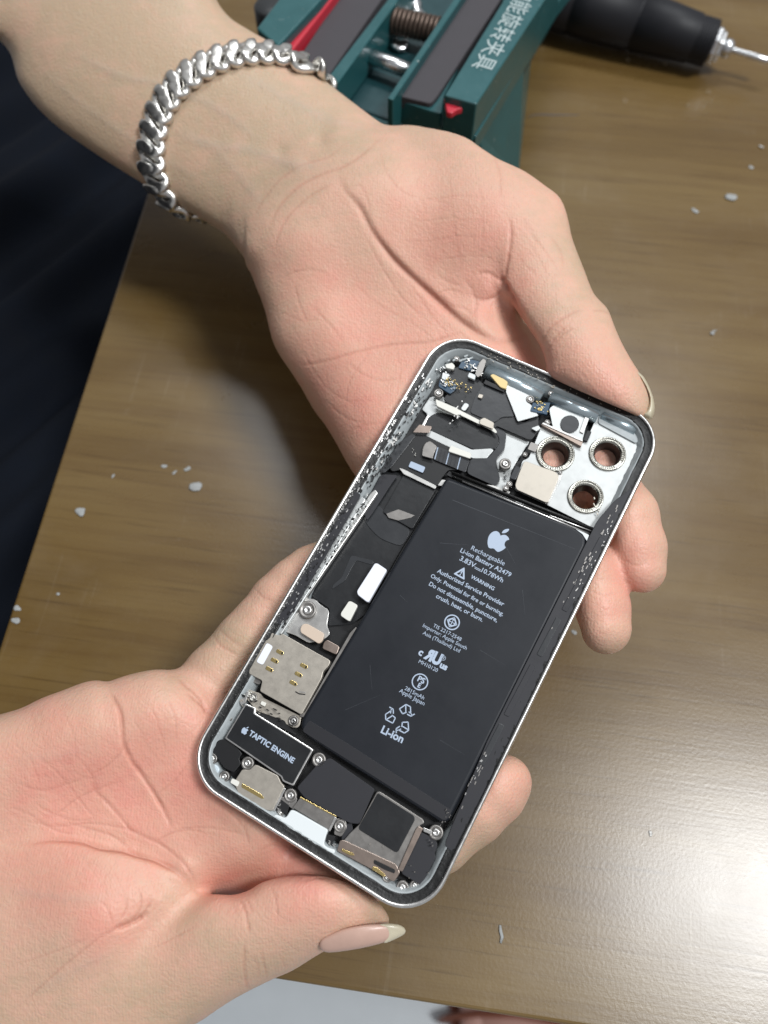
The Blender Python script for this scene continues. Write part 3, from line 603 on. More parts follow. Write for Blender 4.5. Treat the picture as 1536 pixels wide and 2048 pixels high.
P("connector_cap", [(330, 615), (360, 600), (380, 560), (395, 565), (372, 625), (345, 650)], -1.4, .7, SIL, .3, fr=C_)
P("flex_cable", [(285, 665), (325, 640), (300, 700), (262, 760), (250, 745)], -2.0, .5, DEEP, .3, fr=C_)
P("bracket_plate", [(165, 880), (240, 735), (262, 748), (205, 850), (185, 905), (150, 960), (130, 950)], -1.7, .9, INN, .4, .15, fr=C_)
P("connector_cap", [(590, 1205), (650, 1235), (640, 1262), (600, 1260), (575, 1240)], -1.9, .6, DSI, .3, fr=C_)
P("clip_bracket", [(930, 1340), (985, 1350), (995, 1400), (960, 1455), (915, 1440)], -1.95, .6, DSI, .4, fr=C_)
P("clip_bracket", [(620, 1180), (665, 1190), (690, 1215), (670, 1290), (600, 1240)], -2.0, .6, DSI, .4, fr=C_)
P("shade_block", [(875, 1440), (925, 1452), (905, 1500), (865, 1480)], -1.6, .8, DEEP, .2, fr=C_)  # black blocks imitate the shade of small recesses
P("shade_block", [(590, 1225), (640, 1262), (625, 1320), (570, 1290)], -1.75, .8, DEEP, .2, fr=C_)
strip_bits("solder_specks", C_(575, 1240), C_(600, 1330), 16, -1.4, SIL, .6, 2, 51, 6)
strip_bits("solder_specks", C_(880, 1490), C_(920, 1510), 10, -1.4, SIL, .6, 2, 52, 4)
strip_bits("small_components", A_(545, 185), A_(620, 215), 20, -2.1, CER, .5, 1.6, 53, 7)
strip_bits("small_components", A_(440, 270), A_(505, 300), 16, -1.9, WPL, .5, 1.8, 54, 6)
strip_bits("small_components", A_(885, 380), A_(945, 410), 14, -1.3, PRT, .4, 1.2, 55, 7)
strip_bits("small_components", A_(700, 590), A_(745, 740), 10, -3.2, GRF, .6, 2, 56, 6)
strip_bits("small_components", A_(300, 590), A_(320, 640), 8, -2.8, CER, .3, .7, 57, 3)
# ---- battery
bz = -1.0
bt = [(893, 953), (1040, 1010), (1150, 1052), (1173, 1070), (1174, 1090), (900, 1640), (886, 1648), (700, 1530), (612, 1472), (600, 1455), (604, 1435)]
bq = rounded([PP(x, y, bz) for x, y in bt], 1.6, 4)
bo = link("battery", prism_me(bq, -4.9, bz), BAT, phone); bevel(bo, 1.1, 6, 60)
for p in bo.data.polygons: p.use_smooth = len(p.vertices) == 4
bz2 = bz + .02
SCR = mat("wrap_scuff", (.045, .05, .06), .5)
for a, b, w in (((905, 1000), (1150, 1098), .5), ((880, 1086), (938, 1090), .35), ((800, 1190), (815, 1205), .35), ((1010, 1090), (1032, 1130), .3), ((690, 1420), (760, 1390), .3), ((960, 1300), (1010, 1330), .3), ((1045, 1180), (1050, 1230), .3), ((880, 1480), (930, 1510), .3), ((740, 1330), (744, 1380), .3)):
    dd = np.array(b, float) - np.array(a); dd /= np.linalg.norm(dd); nn = np.array([-dd[1], dd[0]]) * w
    P("wrap_scuff", [tuple(np.array(a) + nn), tuple(np.array(a) - nn), tuple(np.array(b) - nn * .3), tuple(np.array(b) + nn * .3)], -.985, .03, SCR, 0, 0)
P("battery_fold", [(604, 1462), (618, 1440), (700, 1490), (905, 1622), (893, 1640), (886, 1640)], -.95, .06, mat('battery_fold_wrap', (.011, .011, .015), .5), .8, .03)
P("connector_wire", [(893, 950), (898, 942), (1010, 985), (1202, 1062), (1204, 1070), (1175, 1066), (1010, 998)], -1.8, 1.6, DEEP, .3, .3)
for k, (a, b, r, m) in enumerate([((903, 943), (1195, 1060), .35, ADH), ((925, 962), (1180, 1068), .28, CH), ((905, 952), (1100, 1030), .3, mat("wet_black", (.02, .02, .02), .12)), ((1045, 1010), (1200, 1068), .22, CH)]):
    rod("connector_wire", a, b, -.75 - .12 * k, r, m, fr=lambda x, y: (x, y))
P("white_tag", [(1150, 1057), (1178, 1070), (1174, 1082), (1165, 1068)], -1.0, .3, WPL, .1, .03)
T_ = lambda s, a, b, **k: ptext(s, G_(*a), G_(*b), bz2, **k)
T_("Rechargeable", (618, 243), (822, 342)); T_("Li-ion Battery A2479", (552, 257), (860, 412), bold=.012)
T_("3.83V", (548, 307), (640, 356), bold=.012); T_("10.78Wh", (682, 379), (812, 446), bold=.012)
for dy in (0, 9): P("printed_line", [G_(642, 342 + dy + 4), G_(680, 362 + dy + 4), G_(680, 366 + dy + 4), G_(642, 346 + dy + 4)], bz2 + .02, .03, PRT, 0, 0)
T_("WARNING", (616, 417), (758, 495), bold=.02); T_("Authorized Service Provider", (410, 382), (818, 592), bold=.012)
T_("Only. Potential for fire or burning.", (370, 412), (815, 652), bold=.012); T_("Do not disassemble, puncture,", (360, 462), (778, 690), bold=.012)
T_("crush, heat, or burn.", (403, 537), (688, 687), bold=.012); T_("TIS 2217-2548", (385, 717), (556, 806)); T_("Importer: Apple South", (322, 717), (590, 860))
T_("Asia (Thailand) Ltd", (322, 762), (548, 876)); T_("c", (293, 884), (316, 898), bold=.04); T_("R", (328, 905), (374, 930), bold=.06, mirror=True, h=1.25); T_("U", (372, 930), (424, 956), bold=.06, h=1.2)
T_("us", (425, 964), (468, 986), bold=.05); T_("MH10120", (297, 938), (411, 997)); T_("2815mAh", (211, 1103), (328, 1166)); T_("Apple Japan", (177, 1118), (330, 1202))
T_("Li-ion", (64, 1366), (196, 1432), bold=.03); T_("®", (430, 916), (458, 930)); T_("PS", (289, 1048), (329, 1069), bold=.03); T_("E", (290, 1086), (306, 1094), bold=.03)
AN = (1, .55)
def annulus(r0, r1): return [circ(0, 0, r1, 40), circ(0, 0, r0, 40)]
emblem(annulus(.86, 1), *G_(307, 1056), 15.5, AN, bz2); emblem(annulus(.84, 1), *G_(504, 690), 15, AN, bz2); emblem(annulus(.36, .50), *G_(504, 690), 15, AN, bz2)
def bar(x0, y0, x1, y1, w):
    d = np.array([x1 - x0, y1 - y0]); d /= np.linalg.norm(d); n = np.array([-d[1], d[0]]) * w / 2; a, b = np.array([x0, y0]), np.array([x1, y1])
    return [tuple(a + n), tuple(b + n), tuple(b - n), tuple(a - n)]
for s in (bar(-.72, 0, .72, 0, .09), bar(0, -.72, 0, .72, .09), bar(-.7, 0, 0, .7, .08), bar(0, .7, .7, 0, .08), bar(.7, 0, 0, -.7, .08), bar(0, -.7, -.7, 0, .08)): emblem([s], *G_(504, 690), 15, AN, bz2 + .001)
tri = [(-.62, -.5), (.62, -.5), (0, .62)]
emblem([rounded(tri, .12, 3), inset_poly(tri, .16)], *G_(562, 384), 20, AN, bz2); emblem([bar(0, .28, 0, -.12, .12)], *G_(562, 384), 20, AN, bz2); emblem([circ(0, -.25, .07, 10)], *G_(562, 384), 20, AN, bz2)
for k in range(3):   # recycling triangle: three folded arrows
    R3 = lambda pts, a=math.radians(120 * k): [(x * math.cos(a) - y * math.sin(a), x * math.sin(a) + y * math.cos(a)) for x, y in pts]
    for s in (bar(-.30, .48, -.06, .92, .07), bar(-.06, .92, .26, .92, .07), bar(.26, .92, .48, .54, .07), bar(-.06, .88, .16, .48, .07), bar(.28, .42, .56, .42, .07), bar(.56, .42, .70, .66, .07), bar(-.30, .48, .02, .30, .07), bar(.02, .30, .20, .52, .07), bar(.30, .60, .66, .52, .06)):
        emblem([R3(s)], *G_(185, 1278), 29, AN, bz2 + .001 * k)
P("side_film", [(1266, 975), (1268, 985), (1130, 1262), (982, 1556), (905, 1706), (888, 1690), (975, 1480), (1140, 1150), (1195, 1040), (1230, 1000)], -.62, 1.7, BLKM, 1.2, .2)
P("side_film", [(1240, 1005), (1200, 1085), (1180, 1075), (1180, 1100), (905, 1640), (900, 1720), (912, 1690), (1140, 1230), (1242, 1020)], -.9, 2.9, DEEP, .6, .2)
# ---- rails, loose bits and painted gap shade round the edge
P("side_rail", [(742, 985), (750, 978), (756, 985), (572, 1255), (560, 1262), (554, 1248), (566, 1232)], -1.9, 2.0, SIL, .5, .25)
P("side_rail", [(716, 1000), (722, 992), (732, 998), (640, 1150), (562, 1270), (552, 1262), (630, 1135)], -1.3, 1.4, WHT, .5, .25)
P("seal_film", [(712, 982), (722, 990), (700, 1030), (585, 1225), (560, 1252), (553, 1242), (620, 1130)], -.60, .12, BLKM, .5, .03)
strip_bits("clip_fragments", (728, 962), (560, 1235), 60, -1.0, SIL, 1.0, 4.5, 1, 5)
strip_bits("clip_fragments", (858, 760), (735, 958), 70, -1.2, SIL, .9, 5, 2, 8)
strip_bits("solder_specks", (710, 972), (470, 1372), 170, -.25, CH, .5, 2.6, 3, 3)
strip_bits("solder_specks", (790, 836), (712, 968), 60, -.2, CH, .5, 2.2, 4, 4)
strip_bits("clip_fragments", (1236, 1010), (1150, 1170), 44, -.55, DSI, .8, 4.5, 5, 6)
strip_bits("clip_fragments", (1150, 1170), (1080, 1300), 14, -.55, DSI, .7, 2.5, 6, 7)
strip_bits("clip_fragments", (975, 1500), (915, 1630), 22, -.55, DSI, .8, 4.5, 7, 6)
strip_bits("clip_fragments", (880, 735), (965, 700), 16, -1.9, INN, 1.2, 5, 8, 6)
strip_bits("solder_specks", (892, 760), (940, 780), 26, -1.5, GOLD, .6, 2, 9, 8)
strip_bits("solder_specks", (930, 720), (965, 750), 26, -1.6, CH, .6, 2.2, 10, 8)
strip_bits("solder_specks", (1072, 808), (1098, 818), 18, -1.3, GOLD, .6, 1.6, 11, 8)
strip_bits("solder_specks", (548, 1640), (575, 1655), 20, -1.5, CH, .6, 1.8, 12, 8)
strip_bits("clip_fragments", (478, 1375), (512, 1400), 18, -1.6, CER, .8, 3, 13, 7)
strip_bits("clip_fragments", (845, 748), (712, 985), 90, -.75, CH, .8, 3.6, 21, 7)
strip_bits("clip_fragments", (700, 1010), (545, 1262), 90, -.75, CH, .8, 3.2, 22, 6)
strip_bits("painted_gap_shade", (850, 752), (552, 1262), 120, -.50, DEEP, .8, 3.6, 23, 9)  # black chips imitate shade between the edge clips
strip_bits("clip_fragments", (520, 1290), (470, 1385), 26, -.9, SIL, .8, 3.2, 24, 3)
strip_bits("clip_fragments", (895, 850), (935, 800), 12, -1.4, SIL, .8, 2.6, 25, 8)
strip_bits("solder_specks", (880, 735), (900, 775), 24, -1.3, CH, .6, 2.2, 26, 9)
strip_bits("clip_fragments", (1100, 770), (1180, 800), 16, -.9, BEI, .8, 4, 27, 3)
strip_bits("clip_fragments", (1180, 990), (1215, 1060), 10, -1.6, BEI, .8, 3, 28, 8)
strip_bits("clip_fragments", (985, 1470), (930, 1600), 20, -.55, CH, .6, 3, 29, 4)
strip_bits("clip_fragments", (1225, 1050), (1140, 1205), 34, -.55, SIL, .5, 2.6, 30, 5)
strip_bits("painted_gap_shade", (735, 1000), (556, 1262), 60, -1.0, DEEP, .6, 3.4, 41, 6)  # more black chips, shade laid over the bright rails
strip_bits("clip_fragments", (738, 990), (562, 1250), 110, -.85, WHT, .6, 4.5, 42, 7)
strip_bits("painted_gap_shade", (860, 770), (740, 975), 50, -.65, DEEP, .7, 4, 43, 9)
strip_bits("clip_fragments", (470, 1400), (520, 1425), 14, -1.2, BEI, .8, 3, 44, 6)
strip_bits("painted_gap_shade", (480, 1385), (590, 1450), 30, -1.1, DEEP, .7, 3, 45, 7)  # gap shade as black chips beside the motor
strip_bits("dust_specks", (640, 1640), (880, 1790), 26, -1.0, BEI, .3, .9, 46, 30)
strip_bits("dust_specks", (700, 1000), (420, 1480), 60, -.35, SIL, .3, .8, 47, 8)
strip_bits("dust_specks", (950, 700), (1240, 822), 60, -.3, BEI, .35, 1.0, 14, 9)
strip_bits("dust_specks", (860, 1690), (900, 1620), 16, -.6, DSI, .5, 2.2, 15, 7)
for i, (a, b) in enumerate([((1205, 1075), (1128, 1222)), ((1118, 1236), (1078, 1312)), ((1066, 1330), (1012, 1432)), ((1004, 1448), (962, 1530))]):
    d = np.array(b) - np.array(a); d = d / np.linalg.norm(d); n_ = np.array([-d[1], d[0]]) * 6.5
    P("side_cushion", [tuple(np.array(a) + n_), tuple(np.array(a) - n_), tuple(np.array(b) - n_), tuple(np.array(b) + n_)], -.5, 1.2, GRF if i % 2 else BLKM, .4, .2)
rod("side_rail", (1178, 1100), (900, 1640), -1.6, .45, BLK, fr=lambda x, y: (x, y))
rod("side_rail", (897, 958), (606, 1440), -1.3, .35, mat("wet_black_rail", (.02, .02, .022), .2), fr=lambda x, y: (x, y))
# ------------------------------------------------------------------ hands, as level sets in the view's own perspective grid
import openvdb
S0 = 0.15
def XY(px, py): return np.array([(px - 768.0) * S0, -(py - 1024.0) * S0])
def smooth_closed(pts, n=6): return np.array(crv(pts, n))
def poly_sd(P2, X, Y):
    """signed 2-D distance (negative inside)"""
    d2 = np.full(X.shape, 1e9, np.float32); ins = np.zeros(X.shape, bool); m = len(P2)
    for i in range(m):
        ax, ay = P2[i]; bx, by = P2[(i + 1) % m]; ex, ey = bx - ax, by - ay
        t = np.clip(((X - ax) * ex + (Y - ay) * ey) / (ex * ex + ey * ey + 1e-9), 0, 1)
        d2 = np.minimum(d2, (X - ax - t * ex) ** 2 + (Y - ay - t * ey) ** 2)
        c = (ay > Y) != (by > Y)
        if abs(ey) > 1e-9: ins ^= c & (X < (Y - ay) / ey * ex + ax)
    d = np.sqrt(d2); return np.where(ins, -d, d)
def box_blur(A, k, it=3):
    for _ in range(it):
        for ax in (0, 1):
            P_ = np.concatenate([np.repeat(A.take([0], ax), k, ax), A, np.repeat(A.take([-1], ax), k, ax)], ax)
            c = np.cumsum(P_, ax); z = np.zeros_like(c.take([0], ax)); c = np.concatenate([z, c], ax); n = A.shape[ax]; w = 2 * k + 1
            A = (c.take(range(w, w + n), ax) - c.take(range(0, n), ax)) / w
    return A
def poisson(mask, h, it=700):
    """-lap(phi)=1 inside; returns 2*phi (the squared radius of a round section)"""
    b = mask.astype(np.float64) * h * h; x = np.zeros_like(b)
    def Aop(v):
        p = np.pad(v, 1); return np.where(mask, 4 * v - p[:-2, 1:-1] - p[2:, 1:-1] - p[1:-1, :-2] - p[1:-1, 2:], 0)
    r = b - Aop(x); p = r.copy(); rs = (r * r).sum()
    for _ in range(it):
        Ap = Aop(p); al = rs / ((p * Ap).sum() + 1e-30); x += al * p; r -= al * Ap; rn = (r * r).sum()
        if rn < 1e-9 * (b * b).sum(): break
        p = r + rn / rs * p; rs = rn
    return 2 * x
def mq(ctrl, X, Y):
    P_ = np.array([XY(c[0], c[1]) for c in ctrl]); z = np.array([c[2] for c in ctrl], float); n = len(z); c2 = 12.0 ** 2
    if n == 1: return np.full(X.shape, z[0])
    K = np.sqrt(((P_[:, None] - P_[None]) ** 2).sum(-1) + c2); M_ = np.zeros((n + 1, n + 1)); M_[:n, :n] = K - 1e-6; M_[:n, n] = M_[n, :n] = 1
    w = np.linalg.solve(M_, np.append(z, 0)); out = np.full(X.shape, w[n])
    for (x, y), k in zip(P_, w[:n]): out = out + k * np.sqrt((X - x) ** 2 + (Y - y) ** 2 + c2)
    return out
class Level:
    def __init__(s, x0, y0, x1, y1, d0, d1, h):
        a, b = XY(x0, y1), XY(x1, y0); s.h = h
        s.xs = np.arange(a[0], b[0], h); s.ys = np.arange(a[1], b[1], h); s.zs = np.arange(d0, d1, h)     # z axis = depth
        s.X, s.Y = np.meshgrid(s.xs, s.ys, indexing='ij'); s.Fv = np.full((len(s.xs), len(s.ys), len(s.zs)), 8.0, np.float32)
    def merge(s, f, sl, k, mode='add'):
        A = s.Fv[sl]
        if mode == 'add':
            if k > 0: hh = np.maximum(k - np.abs(A - f), 0) / k; s.Fv[sl] = np.minimum(A, f) - hh * hh * k * .25
            else: s.Fv[sl] = np.minimum(A, f)
        else:
            f = -f; hh = np.maximum(k - np.abs(A - f), 0) / max(k, 1e-6); s.Fv[sl] = np.maximum(A, f) + hh * hh * k * .25
    def sub(s, x0, y0, x1, y1, pad):
        i0 = max(0, int((x0 - pad - s.xs[0]) / s.h)); i1 = min(len(s.xs), int((x1 + pad - s.xs[0]) / s.h) + 2)
        j0 = max(0, int((y0 - pad - s.ys[0]) / s.h)); j1 = min(len(s.ys), int((y1 + pad - s.ys[0]) / s.h) + 2)
        return slice(i0, i1), slice(j0, j1)
    def poly(s, pts, ctrl, a=1.0, k=5.0, cap=None, smooth=6, slab=None):
        P2 = np.array([XY(*p) for p in (smooth_closed(pts, smooth) if smooth else pts)]); lo, hi = P2.min(0), P2.max(0)
        si, sj = s.sub(lo[0], lo[1], hi[0], hi[1], 7); X, Y = s.X[si, sj], s.Y[si, sj]; sd = poly_sd(P2, X, Y)
        g = poisson(sd < s.h * .5, s.h); d = np.maximum(-sd, 0)
        w = ((d > s.h * .9) & (g > 0)).astype(float); q = np.where(w > 0, g / np.maximum(d, .3), 0)
        qb = box_blur(q * w, 2) / np.maximum(box_blur(w, 2), 1e-3); qb = np.where(box_blur(w, 2) > 1e-3, qb, qb[w > 0].mean())
        qb = np.maximum(qb, 1.0); t = np.clip((d - 1.2 * s.h) / (3.5 * s.h), 0, 1); t = t * t * (3 - 2 * t)
        G = np.where(sd < 0, t * g + (1 - t) * qb * d, -qb * sd)
        if slab:   # plate with round edges of half thickness slab, slightly domed
            tt = np.clip(d / slab, 0, 1); G = np.where(sd < 0, slab ** 2 * (1 - (1 - tt) ** 2) * (.75 + .25 * np.clip(g / max(g.max(), 1), 0, 1)), -2 * slab * sd * .8); a = 1.0; G = box_blur(G, 1, 1)
        gx, gy = np.gradient(G, s.h); gn = box_blur(gx ** 2 + gy ** 2, 1, 2)
        zc = mq(ctrl, X, Y); 
        dz = s.zs[None, None, :] - zc[:, :, None]; Rm = math.sqrt(max(G.max(), 1))
        f = -(G[:, :, None] - (dz / a) ** 2) / np.sqrt(gn[:, :, None] + (2 * dz / a ** 2) ** 2 + (.35 * Rm) ** 2)
        f = np.maximum(f, .75 * sd[:, :, None]); s.merge(f.astype(np.float32), (si, sj), k)
    def chain(s, pts, k=3.0, sz=1.0, mode='add'):
        """(px, py, depth, radius in px); sz scales the section along the depth"""
        Q = [np.array([*XY(p[0], p[1]), p[2]]) for p in pts]; R = [p[3] * S0 for p in pts]
        lo = np.min([q[:2] - r for q, r in zip(Q, R)], 0); hi = np.max([q[:2] + r for q, r in zip(Q, R)], 0)
        si, sj = s.sub(lo[0], lo[1], hi[0], hi[1], 7); X, Y = s.X[si, sj][:, :, None], s.Y[si, sj][:, :, None]; Z = s.zs[None, None, :]
        best = None
        if len(Q) == 1: Q = Q * 2; R = R * 2
        for i in range(len(Q) - 1):
            e = Q[i + 1] - Q[i]; L2 = e @ e + 1e-9
            t = np.clip(((X - Q[i][0]) * e[0] + (Y - Q[i][1]) * e[1] + (Z - Q[i][2]) * e[2]) / L2, 0, 1)
            d = np.sqrt((X - Q[i][0] - t * e[0]) ** 2 + (Y - Q[i][1] - t * e[1]) ** 2 + ((Z - Q[i][2] - t * e[2]) / sz) ** 2) - (R[i] + (R[i + 1] - R[i]) * t)
            if best is None: best = d
            else: kk = 2.0; hh = np.maximum(kk - np.abs(best - d), 0) / kk; best = np.minimum(best, d) - hh * hh * kk * .25
        s.merge(best.astype(np.float32), (si, sj), k, mode)
    def cut_phone(s, gap=.05):
        C4 = [(888.4, 658), (1344.7, 854), (844.6, 1849), (353.4, 1537)]
        # photo outline of the phone, with rounded corners, as one polygon
        out = []
        for x, y in rrect(PW, PL, PR, 8):
            w = PC + r1 * x + r2 * y + nrm * (-3.5) - CAMP; c = np.array([w[0], cT * w[1] + sT * w[2], -sT * w[1] + cT * w[2]])
            out.append(XY(768 + F * c[0] / -c[2], 1024 - F * c[1] / -c[2]))
        sd = poly_sd(np.array(out), s.X, s.Y); px = s.X / S0 + 768; py = -s.Y / S0 + 1024
        # depth of the back of the phone at each pixel
        A1, A2, A3 = phone_depth(500, 1000, -7.45), phone_depth(1100, 1000, -7.45), phone_depth(500, 1600, -7.45)
        ia, ib, ic = 1 / A1, 1 / A2, 1 / A3; zb = 1 / (ia + (ib - ia) * (px - 500) / 600 + (ic - ia) * (py - 1000) / 600)
        f = np.maximum(sd[:, :, None], s.zs[None, None, :] - zb[:, :, None]) - gap
        s.merge(f.astype(np.float32), (slice(None), slice(None)), .6, 'cut')
    def mesh(s, iso=0.0, sub=1, relax=2):
        g = openvdb.FloatGrid(8.0); g.copyFromArray(np.ascontiguousarray(np.clip(s.Fv, -8, 8)).astype(np.float32))
        P_, T_, Q_ = (lambda r: (r[0], r[1] if len(r) > 2 else np.zeros((0, 3), int), r[-1]))(g.convertToPolygons(iso, 0.0))
        P_ = np.array(P_, float) * s.h + np.array([s.xs[0], s.ys[0], s.zs[0]])
        faces = [tuple(q) for q in np.array(Q_)] + [tuple(t) for t in np.array(T_)]
        me = bpy.data.meshes.new("t"); me.from_pydata(P_.tolist(), [], faces); me.update()
        o = bpy.data.objects.new("t", me); COL.objects.link(o)
        if relax: md = o.modifiers.new("s", 'SMOOTH'); md.factor = .5; md.iterations = relax
        if sub: md = o.modifiers.new("u", 'SUBSURF'); md.levels = sub; md.render_levels = sub
        ev = bpy.data.meshes.new_from_object(o.evaluated_get(bpy.context.evaluated_depsgraph_get())); bpy.data.objects.remove(o)
        n = len(ev.vertices); V = np.empty(n * 3); ev.vertices.foreach_get('co', V); V = V.reshape(-1, 3)
        N_ = np.empty(n * 3); ev.vertices.foreach_get('normal', N_); N_ = N_.reshape(-1, 3)
        Fc = [tuple(p.vertices) for p in ev.polygons]; bpy.data.meshes.remove(ev)
        if (N_[:, 2] * (V[:, 2] - V[:, 2].mean())).mean() < 0: Fc = [f[::-1] for f in Fc]; N_ = -N_
        return V, N_, Fc
def polyline_d(px, py, pts, n=6):
    """distance in px to a smooth open line, and position 0..1 along it"""
    P4 = np.array(pts, float)[:, :2]; ext = np.vstack([2 * P4[0] - P4[1], P4, 2 * P4[-1] - P4[-2]]); q = []
    for i in range(1, len(ext) - 2):
        for k in range(n):
            t = k / n; p0, p1, p2, p3 = ext[i - 1:i + 3]; q.append(.5 * ((2 * p1) + (-p0 + p2) * t + (2 * p0 - 5 * p1 + 4 * p2 - p3) * t ** 2 + (-p0 + 3 * p1 - 3 * p2 + p3) * t ** 3))
    q.append(P4[-1]); q = np.array(q); best = np.full(px.shape, 1e9); pos = np.zeros(px.shape); side = np.zeros(px.shape); m = len(q) - 1
    for i in range(m):
        a, e = q[i], q[i + 1] - q[i]; t = np.clip(((px - a[0]) * e[0] + (py - a[1]) * e[1]) / (e @ e + 1e-9), 0, 1)
        d = np.hypot(px - a[0] - t * e[0], py - a[1] - t * e[1]); b = d < best; best = np.where(b, d, best); pos = np.where(b, (i + t) / m, pos)
        side = np.where(b, np.sign((px - a[0]) * e[1] - (py - a[1]) * e[0]), side)
    return best, pos, side
def vnoise(V, sc, seed):
    rg = np.random.default_rng(seed); out = 0
    for _ in range(5):
        k = rg.normal(size=3) * sc; out = out + np.sin(V @ k + rg.uniform(0, 6.28))
    return out / 5
def finish(V, N_, creases, lumps, reds, veins=()):
    vn = np.zeros(len(V))
    px = V[:, 0] / S0 + 768; py = -V[:, 1] / S0 + 1024; front = np.clip(-N_[:, 2] * 2.5, 0, 1); disp = np.zeros(len(V)); cr = np.zeros(len(V)); rd = np.zeros(len(V))
    for L_ in creases:
        w, dep, pts = L_[0], L_[1], L_[2]; fold = L_[3] if len(L_) > 3 else 0; colr = min(.9, .16 + .52 * dep); w, dep = w * 1.25, dep * (.5 if dep > .9 else .30)
        lo = np.min(np.array(pts)[:, :2], 0) - 8 * w - 12; hi = np.max(np.array(pts)[:, :2], 0) + 8 * w + 12
        idx = np.where((px > lo[0]) & (px < hi[0]) & (py > lo[1]) & (py < hi[1]) & (front > .05))[0]
        if not len(idx): continue
        d, t, sd = polyline_d(px[idx], py[idx], pts); tp = np.clip(np.minimum(t, 1 - t) * (2.3 if dep > .6 else 5), 0, 1)
        jit = 1 + .25 * np.sin(t * 37 + w)
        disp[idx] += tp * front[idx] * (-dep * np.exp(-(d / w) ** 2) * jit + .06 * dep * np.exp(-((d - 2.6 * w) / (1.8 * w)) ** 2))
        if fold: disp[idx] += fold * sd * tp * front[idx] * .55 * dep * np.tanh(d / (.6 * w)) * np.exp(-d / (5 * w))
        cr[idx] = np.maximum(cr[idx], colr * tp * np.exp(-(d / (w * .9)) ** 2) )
    for x, y, r, a in lumps: disp += a * np.exp(-((px - x) ** 2 + (py - y) ** 2) / (r * r)) * front
    for w, a, pts in veins:
        d, t, sd = polyline_d(px, py, pts); g_ = np.clip(np.minimum(t, 1 - t) * 5, 0, 1) * front * np.exp(-(d / w) ** 2); vn = np.maximum(vn, a * g_); disp += .22 * a * g_
    disp += .10 * vnoise(V, .16, 3) * front + .045 * vnoise(V, .5, 4) * front
    for x, y, r, a in reds: rd += a * np.exp(-((px - x) ** 2 + (py - y) ** 2) / (r * r))
    rd = .86 * rd + .13 * vnoise(V, .12, 8) + .07 * vnoise(V, .6, 9) + .05 * vnoise(V, 1.3, 10)
    V = V + N_ * disp[:, None]
    depth = V[:, 2]; u = (V[:, 0] / S0) / F; v = (V[:, 1] / S0) / F
    Wv = np.stack([u, cT * v + sT, sT * v - cT], 1) * depth[:, None] + CAMP
    return Wv, np.stack([np.clip(rd, 0, 1), np.clip(cr, 0, 1), np.clip(vn, 0, 1), np.ones(len(V))], 1)
